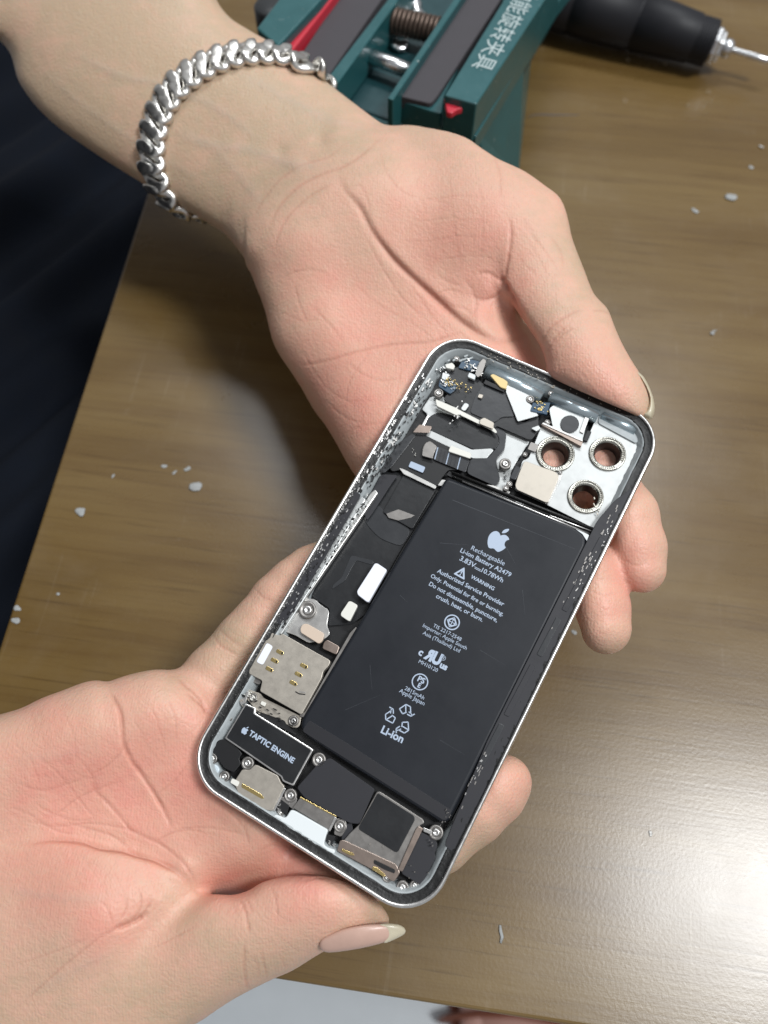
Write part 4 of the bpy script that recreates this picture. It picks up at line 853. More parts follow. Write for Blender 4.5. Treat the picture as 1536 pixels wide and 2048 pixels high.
def skin_mat():
    m = bpy.data.materials.new("skin"); m.use_nodes = True; nt = m.node_tree; N = nt.nodes; L = nt.links; b = N["Principled BSDF"]
    at = N.new("ShaderNodeVertexColor"); at.layer_name = "tone"; sp = N.new("ShaderNodeSeparateColor"); L.new(at.outputs["Color"], sp.inputs["Color"])
    tc = N.new("ShaderNodeTexCoord")
    def nz(sc, det=4, rough=.6):
        n = N.new("ShaderNodeTexNoise"); n.inputs["Scale"].default_value = sc; n.inputs["Detail"].default_value = det; n.inputs["Roughness"].default_value = rough
        L.new(tc.outputs["Object"], n.inputs["Vector"]); return n.outputs["Fac"]
    rp = N.new("ShaderNodeValToRGB"); e = rp.color_ramp.elements; e.new(.33); e.new(.66)
    for el, (p, c) in zip(e, [(0, (.50, .365, .25)), (.33, (.655, .395, .29)), (.66, (.69, .335, .255)), (1, (.64, .215, .18))]): el.position = p; el.color = (*c, 1)
    mo = N.new("ShaderNodeMath"); mo.operation = 'MULTIPLY_ADD'; L.new(nz(110, 7, .68), mo.inputs[0]); mo.inputs[1].default_value = .46; 
    su = N.new("ShaderNodeMath"); su.operation = 'SUBTRACT'; L.new(sp.outputs[0], su.inputs[0]); su.inputs[1].default_value = .24; L.new(su.outputs[0], mo.inputs[2]); L.new(mo.outputs[0], rp.inputs["Fac"])
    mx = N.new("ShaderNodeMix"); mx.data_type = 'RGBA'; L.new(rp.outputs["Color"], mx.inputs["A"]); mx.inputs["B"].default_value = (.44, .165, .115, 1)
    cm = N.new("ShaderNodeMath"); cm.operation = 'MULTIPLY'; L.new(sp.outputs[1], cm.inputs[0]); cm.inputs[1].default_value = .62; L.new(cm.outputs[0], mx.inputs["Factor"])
    m0 = mx; mx = N.new("ShaderNodeMix"); mx.data_type = 'RGBA'; L.new(m0.outputs["Result"], mx.inputs["A"]); mx.inputs["B"].default_value = (.42, .36, .31, 1)
    cv = N.new("ShaderNodeMath"); cv.operation = 'MULTIPLY'; L.new(sp.outputs[2], cv.inputs[0]); cv.inputs[1].default_value = .30; L.new(cv.outputs[0], mx.inputs["Factor"])
    # fine pale/dark mottling
    vo = N.new("ShaderNodeTexVoronoi"); vo.inputs["Scale"].default_value = 1100; L.new(tc.outputs["Object"], vo.inputs["Vector"])
    hs = N.new("ShaderNodeHueSaturation"); mr = N.new("ShaderNodeMapRange"); mr.inputs["To Min"].default_value = .95; mr.inputs["To Max"].default_value = 1.05
    L.new(nz(700, 3, .7), mr.inputs["Value"]); L.new(mr.outputs["Result"], hs.inputs["Value"]); L.new(mx.outputs["Result"], hs.inputs["Color"]); L.new(hs.outputs["Color"], b.inputs["Base Color"])
    b.inputs["Roughness"].default_value = .50; b.inputs["Specular IOR Level"].default_value = .38
    b.inputs["Subsurface Weight"].default_value = .22; b.inputs["Subsurface Radius"].default_value = (1.0, .32, .18); b.inputs["Subsurface Scale"].default_value = .0028
    b1 = N.new("ShaderNodeBump"); b1.inputs["Distance"].default_value = .00012; b1.inputs["Strength"].default_value = .7; L.new(vo.outputs["Distance"], b1.inputs["Height"])
    wv = N.new("ShaderNodeTexWave"); wv.inputs["Scale"].default_value = 420; wv.inputs["Distortion"].default_value = 9; wv.inputs["Detail"].default_value = 2; wv.inputs["Detail Scale"].default_value = .06
    L.new(tc.outputs["Object"], wv.inputs["Vector"])
    b2 = N.new("ShaderNodeBump"); b2.inputs["Distance"].default_value = .00003; b2.inputs["Strength"].default_value = .5; L.new(wv.outputs["Fac"], b2.inputs["Height"]); L.new(b1.outputs["Normal"], b2.inputs["Normal"])
    b3 = N.new("ShaderNodeBump"); b3.inputs["Distance"].default_value = .0004; b3.inputs["Strength"].default_value = .5; L.new(nz(230, 4, .6), b3.inputs["Height"]); L.new(b2.outputs["Normal"], b3.inputs["Normal"])
    # fine network of skin lines
    dn = N.new("ShaderNodeTexNoise"); dn.inputs["Scale"].default_value = 160; L.new(tc.outputs["Object"], dn.inputs["Vector"])
    dm = N.new("ShaderNodeMix"); dm.data_type = 'VECTOR'; dm.inputs["Factor"].default_value = .012; L.new(tc.outputs["Object"], dm.inputs["A"]); L.new(dn.outputs["Color"], dm.inputs["B"])
    ve = N.new("ShaderNodeTexVoronoi"); ve.feature = 'DISTANCE_TO_EDGE'; ve.inputs["Scale"].default_value = 330; L.new(dm.outputs["Result"], ve.inputs["Vector"])
    cr_ = N.new("ShaderNodeMapRange"); cr_.inputs["From Max"].default_value = .12; L.new(ve.outputs["Distance"], cr_.inputs["Value"])
    b4 = N.new("ShaderNodeBump"); b4.inputs["Distance"].default_value = .00009; b4.inputs["Strength"].default_value = .3; L.new(cr_.outputs["Result"], b4.inputs["Height"]); L.new(b3.outputs["Normal"], b4.inputs["Normal"])
    rr = N.new("ShaderNodeMapRange"); rr.inputs["To Min"].default_value = .36; rr.inputs["To Max"].default_value = .58; L.new(nz(300, 5, .7), rr.inputs["Value"]); L.new(rr.outputs["Result"], b.inputs["Roughness"])
    L.new(b4.outputs["Normal"], b.inputs["Normal"])
    return m
SKIN = skin_mat()
pd = lambda x, y, o=0: phone_depth(x, y, -7.5) + o
# ---------- upper (left) hand
UH = Level(-170, -170, 1350, 1340, 203, 322, 0.85)
UH.poly([(-160, -160), (-160, 20), (0, 82), (40, 168), (95, 236), (180, 300), (290, 370), (385, 428), (470, 480), (512, 512), (548, 580), (640, 620), (760, 600), (900, 430), (900, 330), (840, 262), (790, 258), (762, 246), (700, 200), (635, 150), (560, 96), (495, 58), (455, 30), (425, -20), (380, -160)],
        [(-100, -100, 300), (150, 150, 292), (400, 260, 286), (600, 340, 275), (750, 430, 262)], a=.62, k=0)
UH.poly([(500, 490), (533, 525), (556, 605), (582, 681), (626, 752), (664, 818), (692, 868), (724, 935), (800, 1040), (900, 1090), (1100, 1080), (1180, 960), (1120, 800), (1075, 720), (1020, 600), (1000, 480), (900, 360), (760, 300), (620, 330), (520, 420)],
        [(560, 520, 264), (620, 700, 257), (700, 860, pd(760, 860, 13)), (850, 950, pd(850, 950, 13)), (1100, 1000, pd(1100, 1000, 13)), (900, 600, 254), (1040, 680, 247), (800, 450, 258)], slab=14.5, k=14)
# heel of the little-finger side
UH.chain([(610, 520, 262, 70), (650, 650, 261, 78), (715, 770, 262, 78), (800, 880, pd(800, 880, 14), 74)], k=14, sz=.85)
# ball of the thumb
UH.poly([(705, 330), (745, 285), (800, 258), (862, 257), (925, 272), (972, 302), (1030, 340), (1085, 376), (1116, 404), (1120, 470), (1060, 560), (1020, 640), (985, 672), (925, 640), (850, 580), (785, 512), (725, 420)],
        [(780, 330, 262), (900, 400, 250), (1000, 450, 243), (980, 600, 247), (1090, 430, 241)], a=.52, k=5)
UH.poly([(1000, 350), (1039, 343), (1086, 375), (1118, 403), (1134, 442), (1149, 489), (1169, 540), (1188, 587), (1215, 617), (1228, 649), (1243, 684), (1263, 720), (1283, 752), (1296, 784), (1300, 812), (1290, 835), (1262, 838), (1210, 815), (1150, 782), (1098, 752), (1092, 728), (1080, 692), (1054, 652), (1026, 608), (1006, 570), (1000, 520), (985, 430)],
        [(1040, 400, 245), (1090, 520, 239), (1130, 640, 231), (1200, 740, 224), (1290, 810, 221)], a=.80, k=4)
UH.poly([(965, 672), (1012, 655), (1062, 668), (1100, 720), (1130, 800), (1060, 830), (980, 760), (900, 690)], [(1000, 690, 253), (1080, 740, 251)], a=.6, k=5)
# four fingers running on behind the phone
fg = lambda pts, r, off=9.0: [(x, y, pd(x, y, off + (0 if len(q) < 1 else q[0])), (q[1] if len(q) > 1 else r)) for x, y, *q in pts]
UH.chain([(960, 850, pd(960, 850, 9), 70), (1090, 905, pd(1090, 905, 8), 62), (1200, 945, pd(1200, 945, 7.5), 58), (1262, 1030, pd(1262, 1030, 8), 55), (1280, 1095, pd(1280, 1095, 8.5), 53), (1286, 1138, pd(1286, 1138, 9), 48)], k=4)
UH.chain([(880, 930, pd(880, 930, 10), 68), (1010, 1010, pd(1010, 1010, 8.5), 60), (1120, 1070, pd(1120, 1070, 8), 57), (1186, 1150, pd(1186, 1150, 8.5), 57), (1206, 1215, pd(1206, 1215, 9), 54), (1213, 1258, pd(1213, 1258, 9), 51)], k=2.5)
UH.chain([(830, 980, pd(830, 980, 11), 66), (940, 1100, pd(940, 1100, 9), 58), (1030, 1190, pd(1030, 1190, 9), 54), (1075, 1240, pd(1075, 1240, 9), 48)], k=2.5)
UH.chain([(780, 960, pd(780, 960, 11), 60), (850, 1090, pd(850, 1090, 9), 50), (905, 1190, pd(905, 1190, 9), 46), (930, 1240, pd(930, 1240, 9), 42)], k=2.5)
UH.cut_phone()
uV, uN, uF = UH.mesh(relax=3); del UH
creasesU = [
 (5.5, 2.0, [(672, 350), (690, 378), (719, 413), (746, 462), (784, 514), (828, 556), (883, 606), (926, 644), (966, 670), (1008, 681), (1042, 675), (1062, 664)], 1),
 (2.6, .7, [(593, 731), (648, 724), (719, 701), (784, 687), (850, 684), (890, 674), (930, 662)]),
 (4.5, 2.2, [(1000, 540), (1004, 556), (1010, 572), (1026, 603), (1052, 648), (1078, 690)]),
 (3.0, .9, [(1018, 432), (1022, 465), (1019, 500), (1012, 540), (1010, 570)]),
 (3.2, .8, [(952, 548), (975, 545), (996, 556), (1008, 570)]), (3.0, .8, [(938, 590), (965, 600), (990, 592), (1008, 574)]), (2.6, .5, [(925, 556), (945, 580), (952, 610), (944, 640)]),
 (2.2, .35, [(880, 590), (905, 612), (930, 618), (955, 640)]), (2.2, .4, [(870, 545), (900, 566), (925, 570)]),
 (2.6, .55, [(1084, 692), (1092, 668), (1110, 648), (1140, 628), (1168, 618)]), (2.6, .5, [(1096, 712), (1102, 690), (1118, 668), (1136, 652)]), (2.0, .3, [(1182, 622), (1205, 622), (1222, 630)]),
 (3.0, .55, [(530, 478), (555, 420), (592, 378), (640, 350), (690, 332), (735, 300), (772, 268)]), (2.6, .4, [(546, 512), (566, 452), (600, 410), (640, 380), (676, 366)]), (2.4, .35, [(500, 452), (520, 410), (560, 360), (610, 330), (660, 312), (710, 270)]),
 (2.0, .3, [(690, 378), (720, 372), (735, 400), (742, 440)]), (1.8, .28, [(806, 548), (840, 596), (870, 640), (900, 668)]), (1.8, .25, [(700, 560), (760, 610), (830, 650), (870, 680)]),
 (1.8, .25, [(600, 690), (640, 760), (690, 800), (740, 800)]), (1.7, .22, [(560, 620), (600, 640), (650, 640)]), (1.7, .25, [(690, 867), (730, 850), (780, 845)]), (1.7, .25, [(790, 690), (800, 740), (790, 800)]),
 (1.7, .22, [(740, 700), (700, 760), (690, 820)]), (1.8, .25, [(1040, 430), (1062, 460), (1075, 500)]), (1.8, .25, [(1030, 500), (1050, 530), (1075, 548)]), (1.6, .2, [(1046, 470), (1080, 520), (1100, 560)]),
 (1.6, .2, [(820, 440), (860, 442), (905, 436), (950, 444)]), (1.6, .18, [(800, 480), (860, 482), (920, 472), (985, 478)]), (1.6, .18, [(830, 400), (880, 398), (930, 392), (990, 402)]), (1.6, .18, [(850, 520), (900, 516), (950, 512), (1000, 520)]),
 (1.6, .16, [(900, 340), (905, 400), (912, 470), (925, 540)]), (1.6, .16, [(955, 350), (965, 410), (965, 480), (960, 530)]),
 (2.2, .35, [(1098, 470), (1120, 500), (1128, 540)]), (2.4, .35, [(985, 310), (1000, 350), (1000, 400)])]
creasesU += [(1.9, .4, [(560, 560), (590, 545), (625, 540), (665, 552)]), (1.9, .4, [(620, 610), (660, 650), (690, 690)]), (1.9, .4, [(730, 470), (760, 530), (800, 590), (850, 640)]), (1.9, .4, [(690, 720), (720, 745), (760, 760), (810, 755)]), (1.8, .35, [(590, 560), (600, 610), (620, 650)]), (1.9, .4, [(860, 600), (880, 585), (905, 580), (930, 590)]), (2.0, .45, [(1110, 690), (1125, 670), (1150, 655)]),
 (1.8, .35, [(650, 800), (690, 835), (740, 850)]), (1.8, .35, [(760, 300), (770, 340), (800, 380), (840, 400)]), (2.0, .4, [(1248, 1120), (1270, 1130), (1300, 1126)]), (1.8, .35, [(1180, 1180), (1205, 1190), (1235, 1184)])]
creasesU += [(1.5, .16, [(1040 + 12 * i, 432 + 18 * i), (1062 + 12 * i, 470 + 14 * i), (1090 + 10 * i, 500 + 16 * i)]) for i in range(4)]
lumpsU = [(620, 480, 70, 1.2), (880, 410, 110, .8), (640, 650, 80, .8), (975, 575, 26, 1.3), (960, 630, 22, 1.0), (760, 620, 90, -1.6), (590, 330, 20, .5), (560, 300, 16, -.4), (470, 330, 40, .5), (680, 250, 26, .6), (640, 280, 18, -.6), (480, 200, 60, .5), (1170, 700, 60, .6)]
redsU = [(900, 400, 190, .30), (1000, 500, 120, .16), (620, 520, 120, .30), (650, 720, 150, .34), (780, 800, 160, .22), (1000, 640, 120, .16), (1100, 620, 90, .12), (1180, 720, 80, .34), (1240, 790, 60, .30), (1290, 1100, 90, .50), (1215, 1220, 90, .52),
         (980, 590, 60, .15), (860, 560, 110, .15), (1080, 400, 90, .10), (1060, 740, 60, .3), (350, 300, 150, .05), (800, 880, 200, .25), (1100, 950, 200, .6), (760, 600, 330, .15), (900, 450, 260, .10)]
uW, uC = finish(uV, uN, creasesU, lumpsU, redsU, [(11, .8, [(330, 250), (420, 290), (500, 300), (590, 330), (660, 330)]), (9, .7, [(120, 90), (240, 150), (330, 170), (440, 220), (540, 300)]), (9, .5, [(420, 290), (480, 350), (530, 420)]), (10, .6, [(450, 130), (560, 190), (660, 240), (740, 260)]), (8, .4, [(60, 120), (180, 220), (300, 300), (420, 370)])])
# ---------- lower (right) hand
LH = Level(-380, 1040, 1100, 2330, 168, 236, 0.8)
LH.poly([(-370, 1560), (-200, 1500), (-60, 1462), (0, 1450), (46, 1437), (92, 1410), (138, 1394), (188, 1378), (216, 1386), (255, 1366), (300, 1353), (330, 1356), (362, 1380), (450, 1420), (560, 1520), (600, 1640), (578, 1706), (540, 1735), (470, 1760), (415, 1800), (380, 1900), (300, 2040), (150, 2200), (-100, 2310), (-370, 2300)],
        [(-300, 1800, 212), (-100, 1600, 216), (60, 1530, 217), (250, 1480, 219), (380, 1500, pd(430, 1480, 13)), (560, 1620, pd(560, 1620, 12)), (300, 1700, 215), (450, 1730, 212), (200, 1950, 205)], slab=13.5, k=0)
LH.chain([(-200, 1600, 214, 110), (40, 1530, 215, 80), (200, 1470, 216, 78), (330, 1440, 216, 70)], k=14, sz=.8)
LH.chain([(345, 1560, 218, 66), (430, 1600, pd(460, 1600, 12), 62), (500, 1680, pd(520, 1680, 11), 52)], k=10, sz=.9)
# ball of the thumb and the thumb
LH.poly([(-370, 1760), (-150, 1695), (0, 1678), (105, 1672), (205, 1690), (293, 1712), (352, 1742), (388, 1775), (406, 1806), (380, 1870), (330, 1960), (330, 2080), (200, 2260), (-100, 2320), (-370, 2300)],
        [(-200, 1900, 206), (50, 1800, 205), (200, 1850, 200), (330, 1830, 203), (250, 2000, 203)], a=.33, k=2.5)
LH.poly([(180, 1990), (300, 1880), (412, 1798), (469, 1789), (498, 1780), (528, 1763), (574, 1753), (633, 1750), (691, 1763), (738, 1786), (766, 1814), (779, 1842), (760, 1868), (714, 1884), (660, 1898), (628, 1915), (586, 1941), (545, 1959), (498, 1982), (457, 2005), (410, 2037), (360, 2075), (280, 2200), (120, 2230)],
        [(250, 2050, 203), (420, 1900, 201), (560, 1860, 199), (680, 1820, 197), (770, 1840, 197)], a=.72, k=5)
# little finger left of the phone, the others behind it
LH.chain([(372, 1420, pd(400, 1420, 11), 66), (430, 1350, pd(430, 1350, 10.5), 60), (492, 1283, pd(492, 1283, 10), 59), (520, 1250, pd(520, 1250, 9.6), 56), (558, 1205, pd(558, 1205, 9.5), 57), (590, 1172, pd(590, 1172, 9), 54), (625, 1148, pd(625, 1148, 9), 55), (690, 1112, pd(690, 1112, 9), 50)], k=5)
LH.chain([(470, 1500, pd(470, 1500, 11), 62), (600, 1400, pd(600, 1400, 9.5), 58), (720, 1310, pd(720, 1310, 9), 54), (800, 1250, pd(800, 1250, 9), 48)], k=3)
LH.chain([(520, 1590, pd(520, 1590, 11), 62), (680, 1540, pd(680, 1540, 9.5), 58), (820, 1450, pd(820, 1450, 9), 55), (900, 1390, pd(900, 1390, 9), 48)], k=3)
LH.chain([(520, 1700, 211, 50), (600, 1752, pd(640, 1740, 13), 48), (700, 1765, pd(700, 1745, 13), 50), (800, 1735, pd(800, 1735, 11), 56), (880, 1690, pd(880, 1690, 10), 58), (950, 1630, pd(950, 1630, 9.5), 60), (990, 1590, pd(990, 1590, 9.5), 60), (1005, 1567, pd(1005, 1567, 9.5), 59)], k=3)
LH.chain([(430, 1735, 216, 46), (520, 1765, 215, 44), (600, 1775, 212, 42)], k=5)
LH.cut_phone()
lV, lN, lF = LH.mesh(relax=3); del LH
creasesL = [
 (3.2, 1.1, [(216, 1380), (228, 1400), (241, 1428), (247, 1483), (262, 1520), (280, 1545), (310, 1590), (332, 1630), (345, 1660)]),
 (5.0, 1.8, [(0, 1690), (60, 1688), (105, 1681), (160, 1685), (205, 1697), (250, 1704), (293, 1717), (330, 1732), (354, 1747), (388, 1777), (406, 1800)], -1),
 (2.6, .7, [(178, 1551), (190, 1580), (210, 1600), (246, 1640), (262, 1660), (319, 1688), (362, 1722), (386, 1756), (400, 1786)]),
 (2.2, .45, [(40, 1640), (110, 1652), (180, 1646), (240, 1655), (290, 1672)]), (2.0, .35, [(20, 1560), (80, 1580), (130, 1570), (178, 1551)]), (2.0, .35, [(100, 1640), (150, 1600), (190, 1580), (250, 1560)]), (1.8, .3, [(60, 1500), (110, 1540), (160, 1600), (200, 1650)]),
 (3.0, .8, [(352, 1352), (372, 1372), (398, 1396), (412, 1420), (430, 1436)]), (2.6, .45, [(424, 1268), (440, 1290), (462, 1304), (482, 1312)]), (2.2, .35, [(435, 1255), (462, 1280), (492, 1296)]), (2.4, .4, [(508, 1176), (528, 1196), (552, 1204)]),
 (2.6, .8, [(372, 1384), (392, 1402), (408, 1416), (412, 1432)]), (2.2, .4, [(345, 1660), (400, 1655), (450, 1660), (500, 1672)]), (2.2, .4, [(425, 1600), (460, 1625), (490, 1660), (500, 1700)]), (2.0, .3, [(310, 1590), (350, 1560), (380, 1520)]),
 (4.5, 1.1, [(228, 1858), (250, 1850), (275, 1838), (298, 1826)]), (3.0, .6, [(200, 1880), (222, 1862), (248, 1852), (275, 1840), (296, 1812), (300, 1790)]), (2.2, .45, [(240, 1842), (252, 1818), (250, 1790)]), (2.2, .45, [(262, 1846), (280, 1815), (278, 1780)]), (2.0, .35, [(225, 1850), (215, 1820), (200, 1800)]),
 (2.4, .45, [(215, 1862), (180, 1890), (130, 1930), (80, 1975), (30, 2020)]), (2.8, .6, [(478, 1796), (488, 1815), (496, 1850), (498, 1870)]), (2.2, .4, [(490, 1795), (500, 1812), (505, 1830)]), (2.6, .6, [(490, 1880), (488, 1925), (492, 1965), (500, 1980)]), (2.4, .5, [(522, 1900), (528, 1930), (534, 1955)]), (2.0, .35, [(560, 1915), (572, 1935)]),
 (1.8, .3, [(505, 1905), (515, 1935), (518, 1960)]), (1.8, .25, [(20, 1480), (60, 1520), (80, 1570)]), (1.8, .25, [(130, 1430), (150, 1480), (150, 1530)]), (1.8, .25, [(300, 1410), (320, 1460), (330, 1500)]), (1.7, .2, [(270, 1440), (300, 1500), (340, 1540)])]
creasesL += [(1.9, .45, [(180, 1551), (215, 1530), (245, 1500), (262, 1470)]), (2.2, .55, [(120, 1640), (170, 1655), (225, 1672), (262, 1700)]), (1.9, .4, [(60, 1600), (100, 1625), (150, 1640), (200, 1636)]), (2.0, .45, [(300, 1690), (340, 1668), (380, 1660), (420, 1668)]), (1.8, .35, [(10, 1610), (60, 1630), (110, 1660), (160, 1670)]),
 (1.8, .35, [(335, 1400), (350, 1440), (352, 1490)]), (1.8, .35, [(150, 1510), (180, 1545), (200, 1590)]), (2.0, .4, [(520, 1700), (545, 1690), (565, 1695)]), (2.0, .4, [(540, 1770), (552, 1800), (556, 1840)]), (1.8, .3, [(600, 1765), (640, 1758), (690, 1768)]), (1.8, .3, [(30, 1930), (120, 1900), (190, 1870)]), (1.8, .3, [(300, 1900), (340, 1880), (400, 1850)])]
creasesL += [(1.6, .16, [(150 + 12 * i, 1700 + 4 * i), (190 + 9 * i, 1750 + 2 * i), (225 + 6 * i, 1810)]) for i in range(6)]
lumpsL = [(150, 1470, 90, .9), (300, 1430, 60, .8), (400, 1530, 80, .8), (150, 1600, 70, -.8), (130, 1790, 120, .8), (370, 1740, 26, .8), (330, 1680, 60, .5), (310, 1800, 40, 1.0), (640, 1810, 80, .6), (390, 1870, 60, .4)]
redsL = [(120, 1450, 180, .28), (60, 1580, 160, .34), (300, 1480, 130, .32), (420, 1560, 120, .30), (380, 1660, 130, .30), (220, 1700, 160, .20), (90, 1780, 150, .25), (640, 1800, 100, .22), (700, 1800, 70, .14), (1010, 1580, 110, .50), (560, 1700, 80, .3), (600, 1750, 80, .4), (420, 1430, 60, .3), (560, 1170, 90, .35), (450, 1330, 90, .14), (220, 1860, 60, .3), (450, 1770, 60, .3), (620, 1120, 60, .2), (250, 1600, 360, .15), (150, 1980, 330, .20), (550, 1890, 160, .16)]
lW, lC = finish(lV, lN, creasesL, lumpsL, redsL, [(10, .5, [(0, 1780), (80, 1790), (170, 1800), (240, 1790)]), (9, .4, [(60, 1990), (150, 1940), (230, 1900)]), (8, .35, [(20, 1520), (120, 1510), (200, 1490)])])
n0 = len(uW); allV = np.vstack([uW, lW]); allF = uF + [tuple(i + n0 for i in f) for f in lF]
pme = mesh_from(allV, allF)
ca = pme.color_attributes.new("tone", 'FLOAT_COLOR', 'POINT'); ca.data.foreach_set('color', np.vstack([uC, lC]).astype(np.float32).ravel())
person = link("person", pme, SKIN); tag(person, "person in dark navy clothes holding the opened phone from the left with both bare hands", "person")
print("hand verts", len(allV))
# ---------- nails
def nail(pts, ctrl, a, d0, d1, m, h=.35):
    xs_ = [p[0] for p in pts]; ys_ = [p[1] for p in pts]; Lv = Level(min(xs_) - 12, min(ys_) - 12, max(xs_) + 12, max(ys_) + 12, d0, d1, h)
    Lv.poly(pts, ctrl, a=a, k=0); V, N_, Fc = Lv.mesh(relax=2, sub=0); u = V[:, 0] / S0 / F; v = V[:, 1] / S0 / F
    Wv = np.stack([u, cT * v + sT, sT * v - cT], 1) * V[:, 2:3] + CAMP
    return link("fingernail", mesh_from(Wv, Fc), m, person)
NAIL = mat("fingernail", (.56, .365, .295), .33, spec=.5, noise=.2, nscale=200, coat=.1); NAILT = mat("fingernail_tip", (.60, .54, .40), .32, noise=.15, nscale=200, coat=.2)
nail([(1272, 742), (1287, 753), (1299, 775), (1307, 798), (1309.5, 820), (1303, 838), (1292, 836), (1281, 829), (1293, 817), (1298, 798), (1292, 778), (1283, 762)], [(1290, 790, 222)], 2.6, 208, 236, NAILT, .3)
nail([(640, 1884), (652, 1873), (690, 1857), (735, 1849), (775, 1848), (797, 1850), (808, 1858), (808, 1866), (794, 1874), (765, 1886), (730, 1895), (690, 1902), (655, 1905), (641, 1898)], [(660, 1890, 190.5), (730, 1874, 189.8), (800, 1862, 191.5)], .42, 182, 200, NAIL, .3)
nail([(752, 1850), (775, 1846.5), (798, 1849), (810, 1857), (810, 1867), (795, 1876.5), (768, 1887), (772, 1872), (768, 1858)], [(760, 1868, 190.2), (806, 1862, 191.4)], .50, 182, 200, NAILT, .3)
# ---------- clothes
NAVY = mat("navy_cloth", (.004, .006, .011), .9, spec=.15, noise=.4, nscale=60, bump=.15, bscale=1500)
def cloth(name, x0, x1, y0, y1, fz, zb, nx=70, ny=110):
    V = []; Fc = []
    for i in range(nx + 1):
        for j in range(ny + 1): x = x0 + (x1 - x0) * i / nx; y = y0 + (y1 - y0) * j / ny; V.append((x, y, fz(x, y)))
    id_ = lambda i, j: i * (ny + 1) + j
    for i in range(nx):
        for j in range(ny): Fc.append((id_(i, j), id_(i + 1, j), id_(i + 1, j + 1), id_(i, j + 1)))
    b0 = len(V); rim = [id_(i, 0) for i in range(nx + 1)] + [id_(nx, j) for j in range(1, ny + 1)] + [id_(i, ny) for i in range(nx - 1, -1, -1)] + [id_(0, j) for j in range(ny - 1, 0, -1)]
    for r_ in rim: V.append((V[r_][0], V[r_][1], zb))
    for k in range(len(rim)): k2 = (k + 1) % len(rim); Fc.append((rim[k], b0 + k, b0 + k2, rim[k2]))
    Fc.append(tuple(range(b0, b0 + len(rim)))[::-1]); return link(name, mesh_from(V, Fc), NAVY, person)
def fz(x, y):
    t = .62 * y - x * .5 + 14 * math.sin(x * .02)
    return -70 - .0008 * (x + 150) ** 2 * (x < -150) + 9 * math.sin(t * .075) + 5 * math.sin(t * .19 + 1.2 + x * .01) - 7 * math.exp(-((t + 22) / 5) ** 2) - 8 * math.exp(-((t - 40) / 6) ** 2)
cloth("trousers", -420, -62, 0, 520, fz, -260)
# unseen torso of the seated person, raised and leaned to darken the table
V = []; Fc = []; ns = 40
prof = [(-120, 190, 120, -450), (0, 195, 125, -440), (160, 195, 125, -420), (320, 205, 125, -395), (470, 215, 115, -370), (560, 170, 95, -350), (620, 90, 70, -330)]
for z, a, b, xo in prof:
    for k in range(ns): t = 2 * math.pi * k / ns; V.append((xo + b * math.cos(t) + 5 * math.sin(6 * t), 120 + a * math.sin(t), z))
for i in range(len(prof) - 1):
    for k in range(ns): Fc.append((i * ns + k, i * ns + (k + 1) % ns, (i + 1) * ns + (k + 1) % ns, (i + 1) * ns + k))
Fc.append(tuple(range(ns))[::-1]); Fc.append(tuple(range((len(prof) - 1) * ns, len(prof) * ns)))
link("shirt", mesh_from(V, Fc), NAVY, person)
# ---------- curb chain bracelet resting on the wrist
bv = BVHTree.FromPolygons([Vector(v) for v in uW], uF)
def surf(px, py, back=False):
    d = Vector(ray(px, py)); o = Vector(CAMP)
    if back: h = bv.ray_cast(o + d * 420, -d)
    else: h = bv.ray_cast(o, d)
    return (np.array(h[0]), np.array(h[1]) * (1 if np.dot(h[1], (-d if not back else d)) > 0 else -1)) if h[0] is not None else None
frontp = [(634, 163), (616, 145), (598, 131), (577, 121), (555, 115), (515, 110), (483, 113), (452, 118), (423, 130), (395, 146), (369, 161), (346, 184), (329, 207), (316, 238), (307, 272), (304, 306), (308, 338), (318, 368), (334, 391), (356, 410)]
backp = [(392, 418), (430, 410), (480, 370), (530, 310), (575, 250), (610, 205), (632, 180)]
pth = []
for lst, bk in ((frontp, False), (backp, True)):
    for x, y in lst:
        s_ = surf(x, y, bk)
        if s_ is None: continue
        pth.append((s_[0], s_[1]))
Pm = np.array([p for p, _ in pth]); Nm = np.array([n for _, n in pth])
ctr = Pm.mean(0)
def resamp(Pm, step):
    Q = np.array(crv(Pm, 10)); seg = np.linalg.norm(np.roll(Q, -1, 0) - Q, axis=1); L_ = seg.sum(); n = int(round(L_ / step)); t = np.linspace(0, L_, n, endpoint=False); cs = np.concatenate([[0], np.cumsum(seg)])
    return np.array([np.interp(t, cs, np.append(Q[:, i], Q[0, i])) for i in range(3)]).T
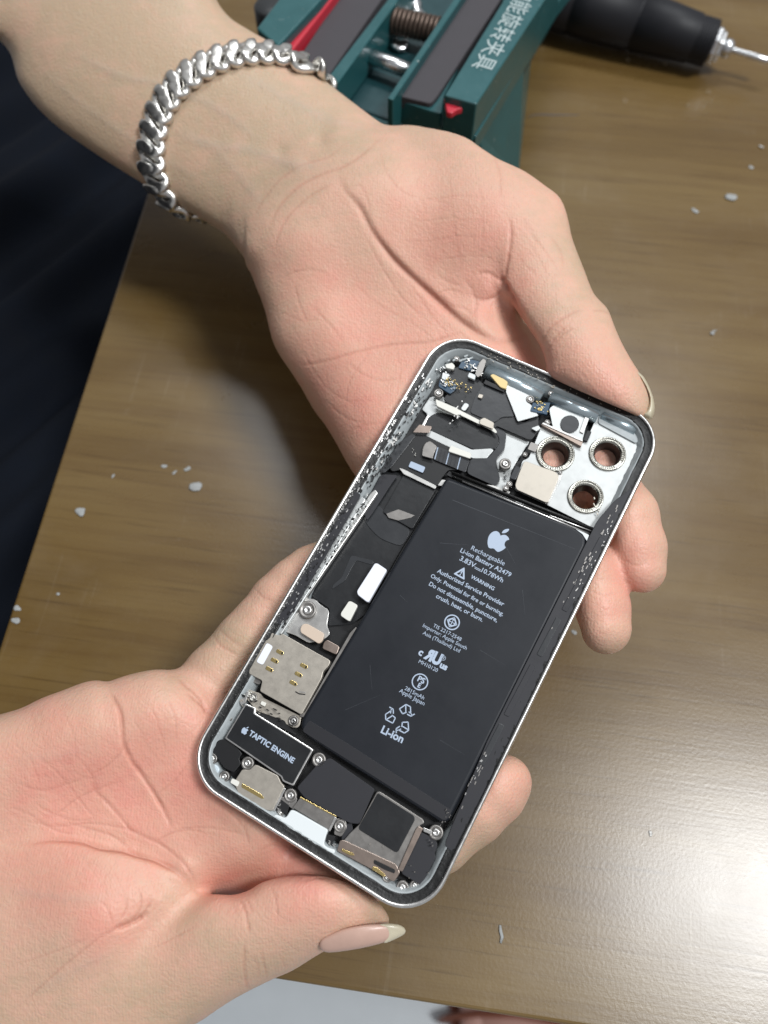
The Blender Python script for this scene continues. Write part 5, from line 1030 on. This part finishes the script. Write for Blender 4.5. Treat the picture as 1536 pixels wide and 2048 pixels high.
# smooth the loop a little, keep it outside the skin
for _ in range(2): Pm = .5 * Pm + .25 * (np.roll(Pm, 1, 0) + np.roll(Pm, -1, 0)) * 1.0
loop = resamp(Pm, 5.7)
SILV = mat("tarnished_silver", (.76, .74, .70), .28, metal=1, noise=.35, nscale=700, bump=.05, bscale=900)
Vb = []; Fb = []; nl = len(loop)
for i in range(nl):
    c = loop[i]; t = loop[(i + 1) % nl] - loop[i - 1]; t /= np.linalg.norm(t)
    loc, nrm_, _i, dist = bv.find_nearest(Vector(c)); n = np.array(nrm_)
    out = c - np.array(loc)
    if n @ (np.array(loc) - ctr) < 0: n = -n
    n = n - t * (n @ t); n /= np.linalg.norm(n); b = np.cross(n, t)
    c = np.array(loc) + n * 2.1
    e1 = t * .74 + b * .67; e1 /= np.linalg.norm(e1); e2 = np.cross(n, e1)
    path = []
    for k in range(22):
        a = 2 * math.pi * k / 22; ca_, sa_ = math.cos(a), math.sin(a)
        path.append(c + e1 * 5.3 * ca_ + e2 * 2.0 * sa_ + n * (1.5 * ca_ * sa_ * 2 * -1))
    V, Fc = tube_me(path, 1.95, 12, closed=True, flat=.8, up=n); V = [v - n * max(0, (v - c) @ n - 1.4) * .9 for v in V]; o0 = len(Vb); Vb += [v for v in V]; Fb += [tuple(o0 + j for j in f) for f in Fc]
br = link("chain_bracelet", mesh_from(Vb, Fb), SILV); tag(br, "thick silver curb chain bracelet worn on the upper wrist", "bracelet")
# ---------- bare foot on the floor under the front edge of the table
def foot():
    z = -750; g = Tz(985, 2090, z + 30); 
    Lx = Level(700, 1900, 1400, 2400, 800, 960, 3.0)
    return g
FT = mat("foot_skin", (.52, .30, .25), .5, noise=.15, nscale=60, sss=.1); SAND = mat("brown_sandal_leather", (.20, .06, .03), .55, noise=.2, nscale=60)
g = Tz(1010, 2050, -715)
ft = empty("person", loc=(g[0] * MM, g[1] * MM, -.749)); tag(ft, "bare foot in a brown sandal on the grey floor below the table's front edge", "person")
bm_ = [];
def fchain(name, pts, m, parent, seg=20):
    V, Fc = tube_me([p[:3] for p in pts], [p[3] for p in pts], seg, up=(0, 0, 1)); o = link(name, mesh_from(V, Fc), m, parent); sb = o.modifiers.new("s", 'SUBSURF'); sb.levels = 1; sb.render_levels = 2; return o
V_all = []; F_all = []
for k, (tx, ty, tl, tr) in enumerate([(-32, 30, 34, 15), (-2, 34, 26, 10.5), (20, 26, 24, 10), (38, 16, 21, 9.5), (54, 2, 18, 9)]):
    V, Fc = tube_me([(tx * .7, ty - 70, 30), (tx * .9, ty - 30, 26), (tx, ty, 20), (tx, ty + tl * .5, 17), (tx, ty + tl * .85, 15), (tx, ty + tl, 14)], [tr * 1.2, tr * 1.2, tr, tr * 1.05, tr * .8, tr * .2], 16, up=(0, 0, 1)); o0 = len(V_all); V_all += list(V); F_all += [tuple(o0 + j for j in f) for f in Fc]
V, Fc = tube_me([(20, -260, 60), (16, -230, 50), (12, -160, 44), (6, -90, 36), (4, -40, 28), (4, 5, 22), (2, 18, 16)], [26, 34, 36, 42, 50, 48, 30], 24, flat=.55, up=(0, 0, 1)); o0 = len(V_all); V_all += list(V); F_all += [tuple(o0 + j for j in f) for f in Fc]
link("foot", mesh_from(V_all, F_all), FT, ft)
so = link("sandal", prism_me(rounded([(-60, 70), (20, 88), (68, 50), (72, -40), (50, -240), (20, -285), (-18, -240), (-52, -60)], 26, 5), 0, 9), SAND, ft); bevel(so, 3, 3)
V, Fc = tube_me([(-60, 0, 8), (-58, 6, 26), (-30, 12, 46), (10, 12, 50), (50, 4, 38), (66, -4, 22), (68, -6, 8)], 12, 12, flat=.3, up=(0, 1, 0)); link("sandal_strap", mesh_from(V, Fc), SAND, ft)
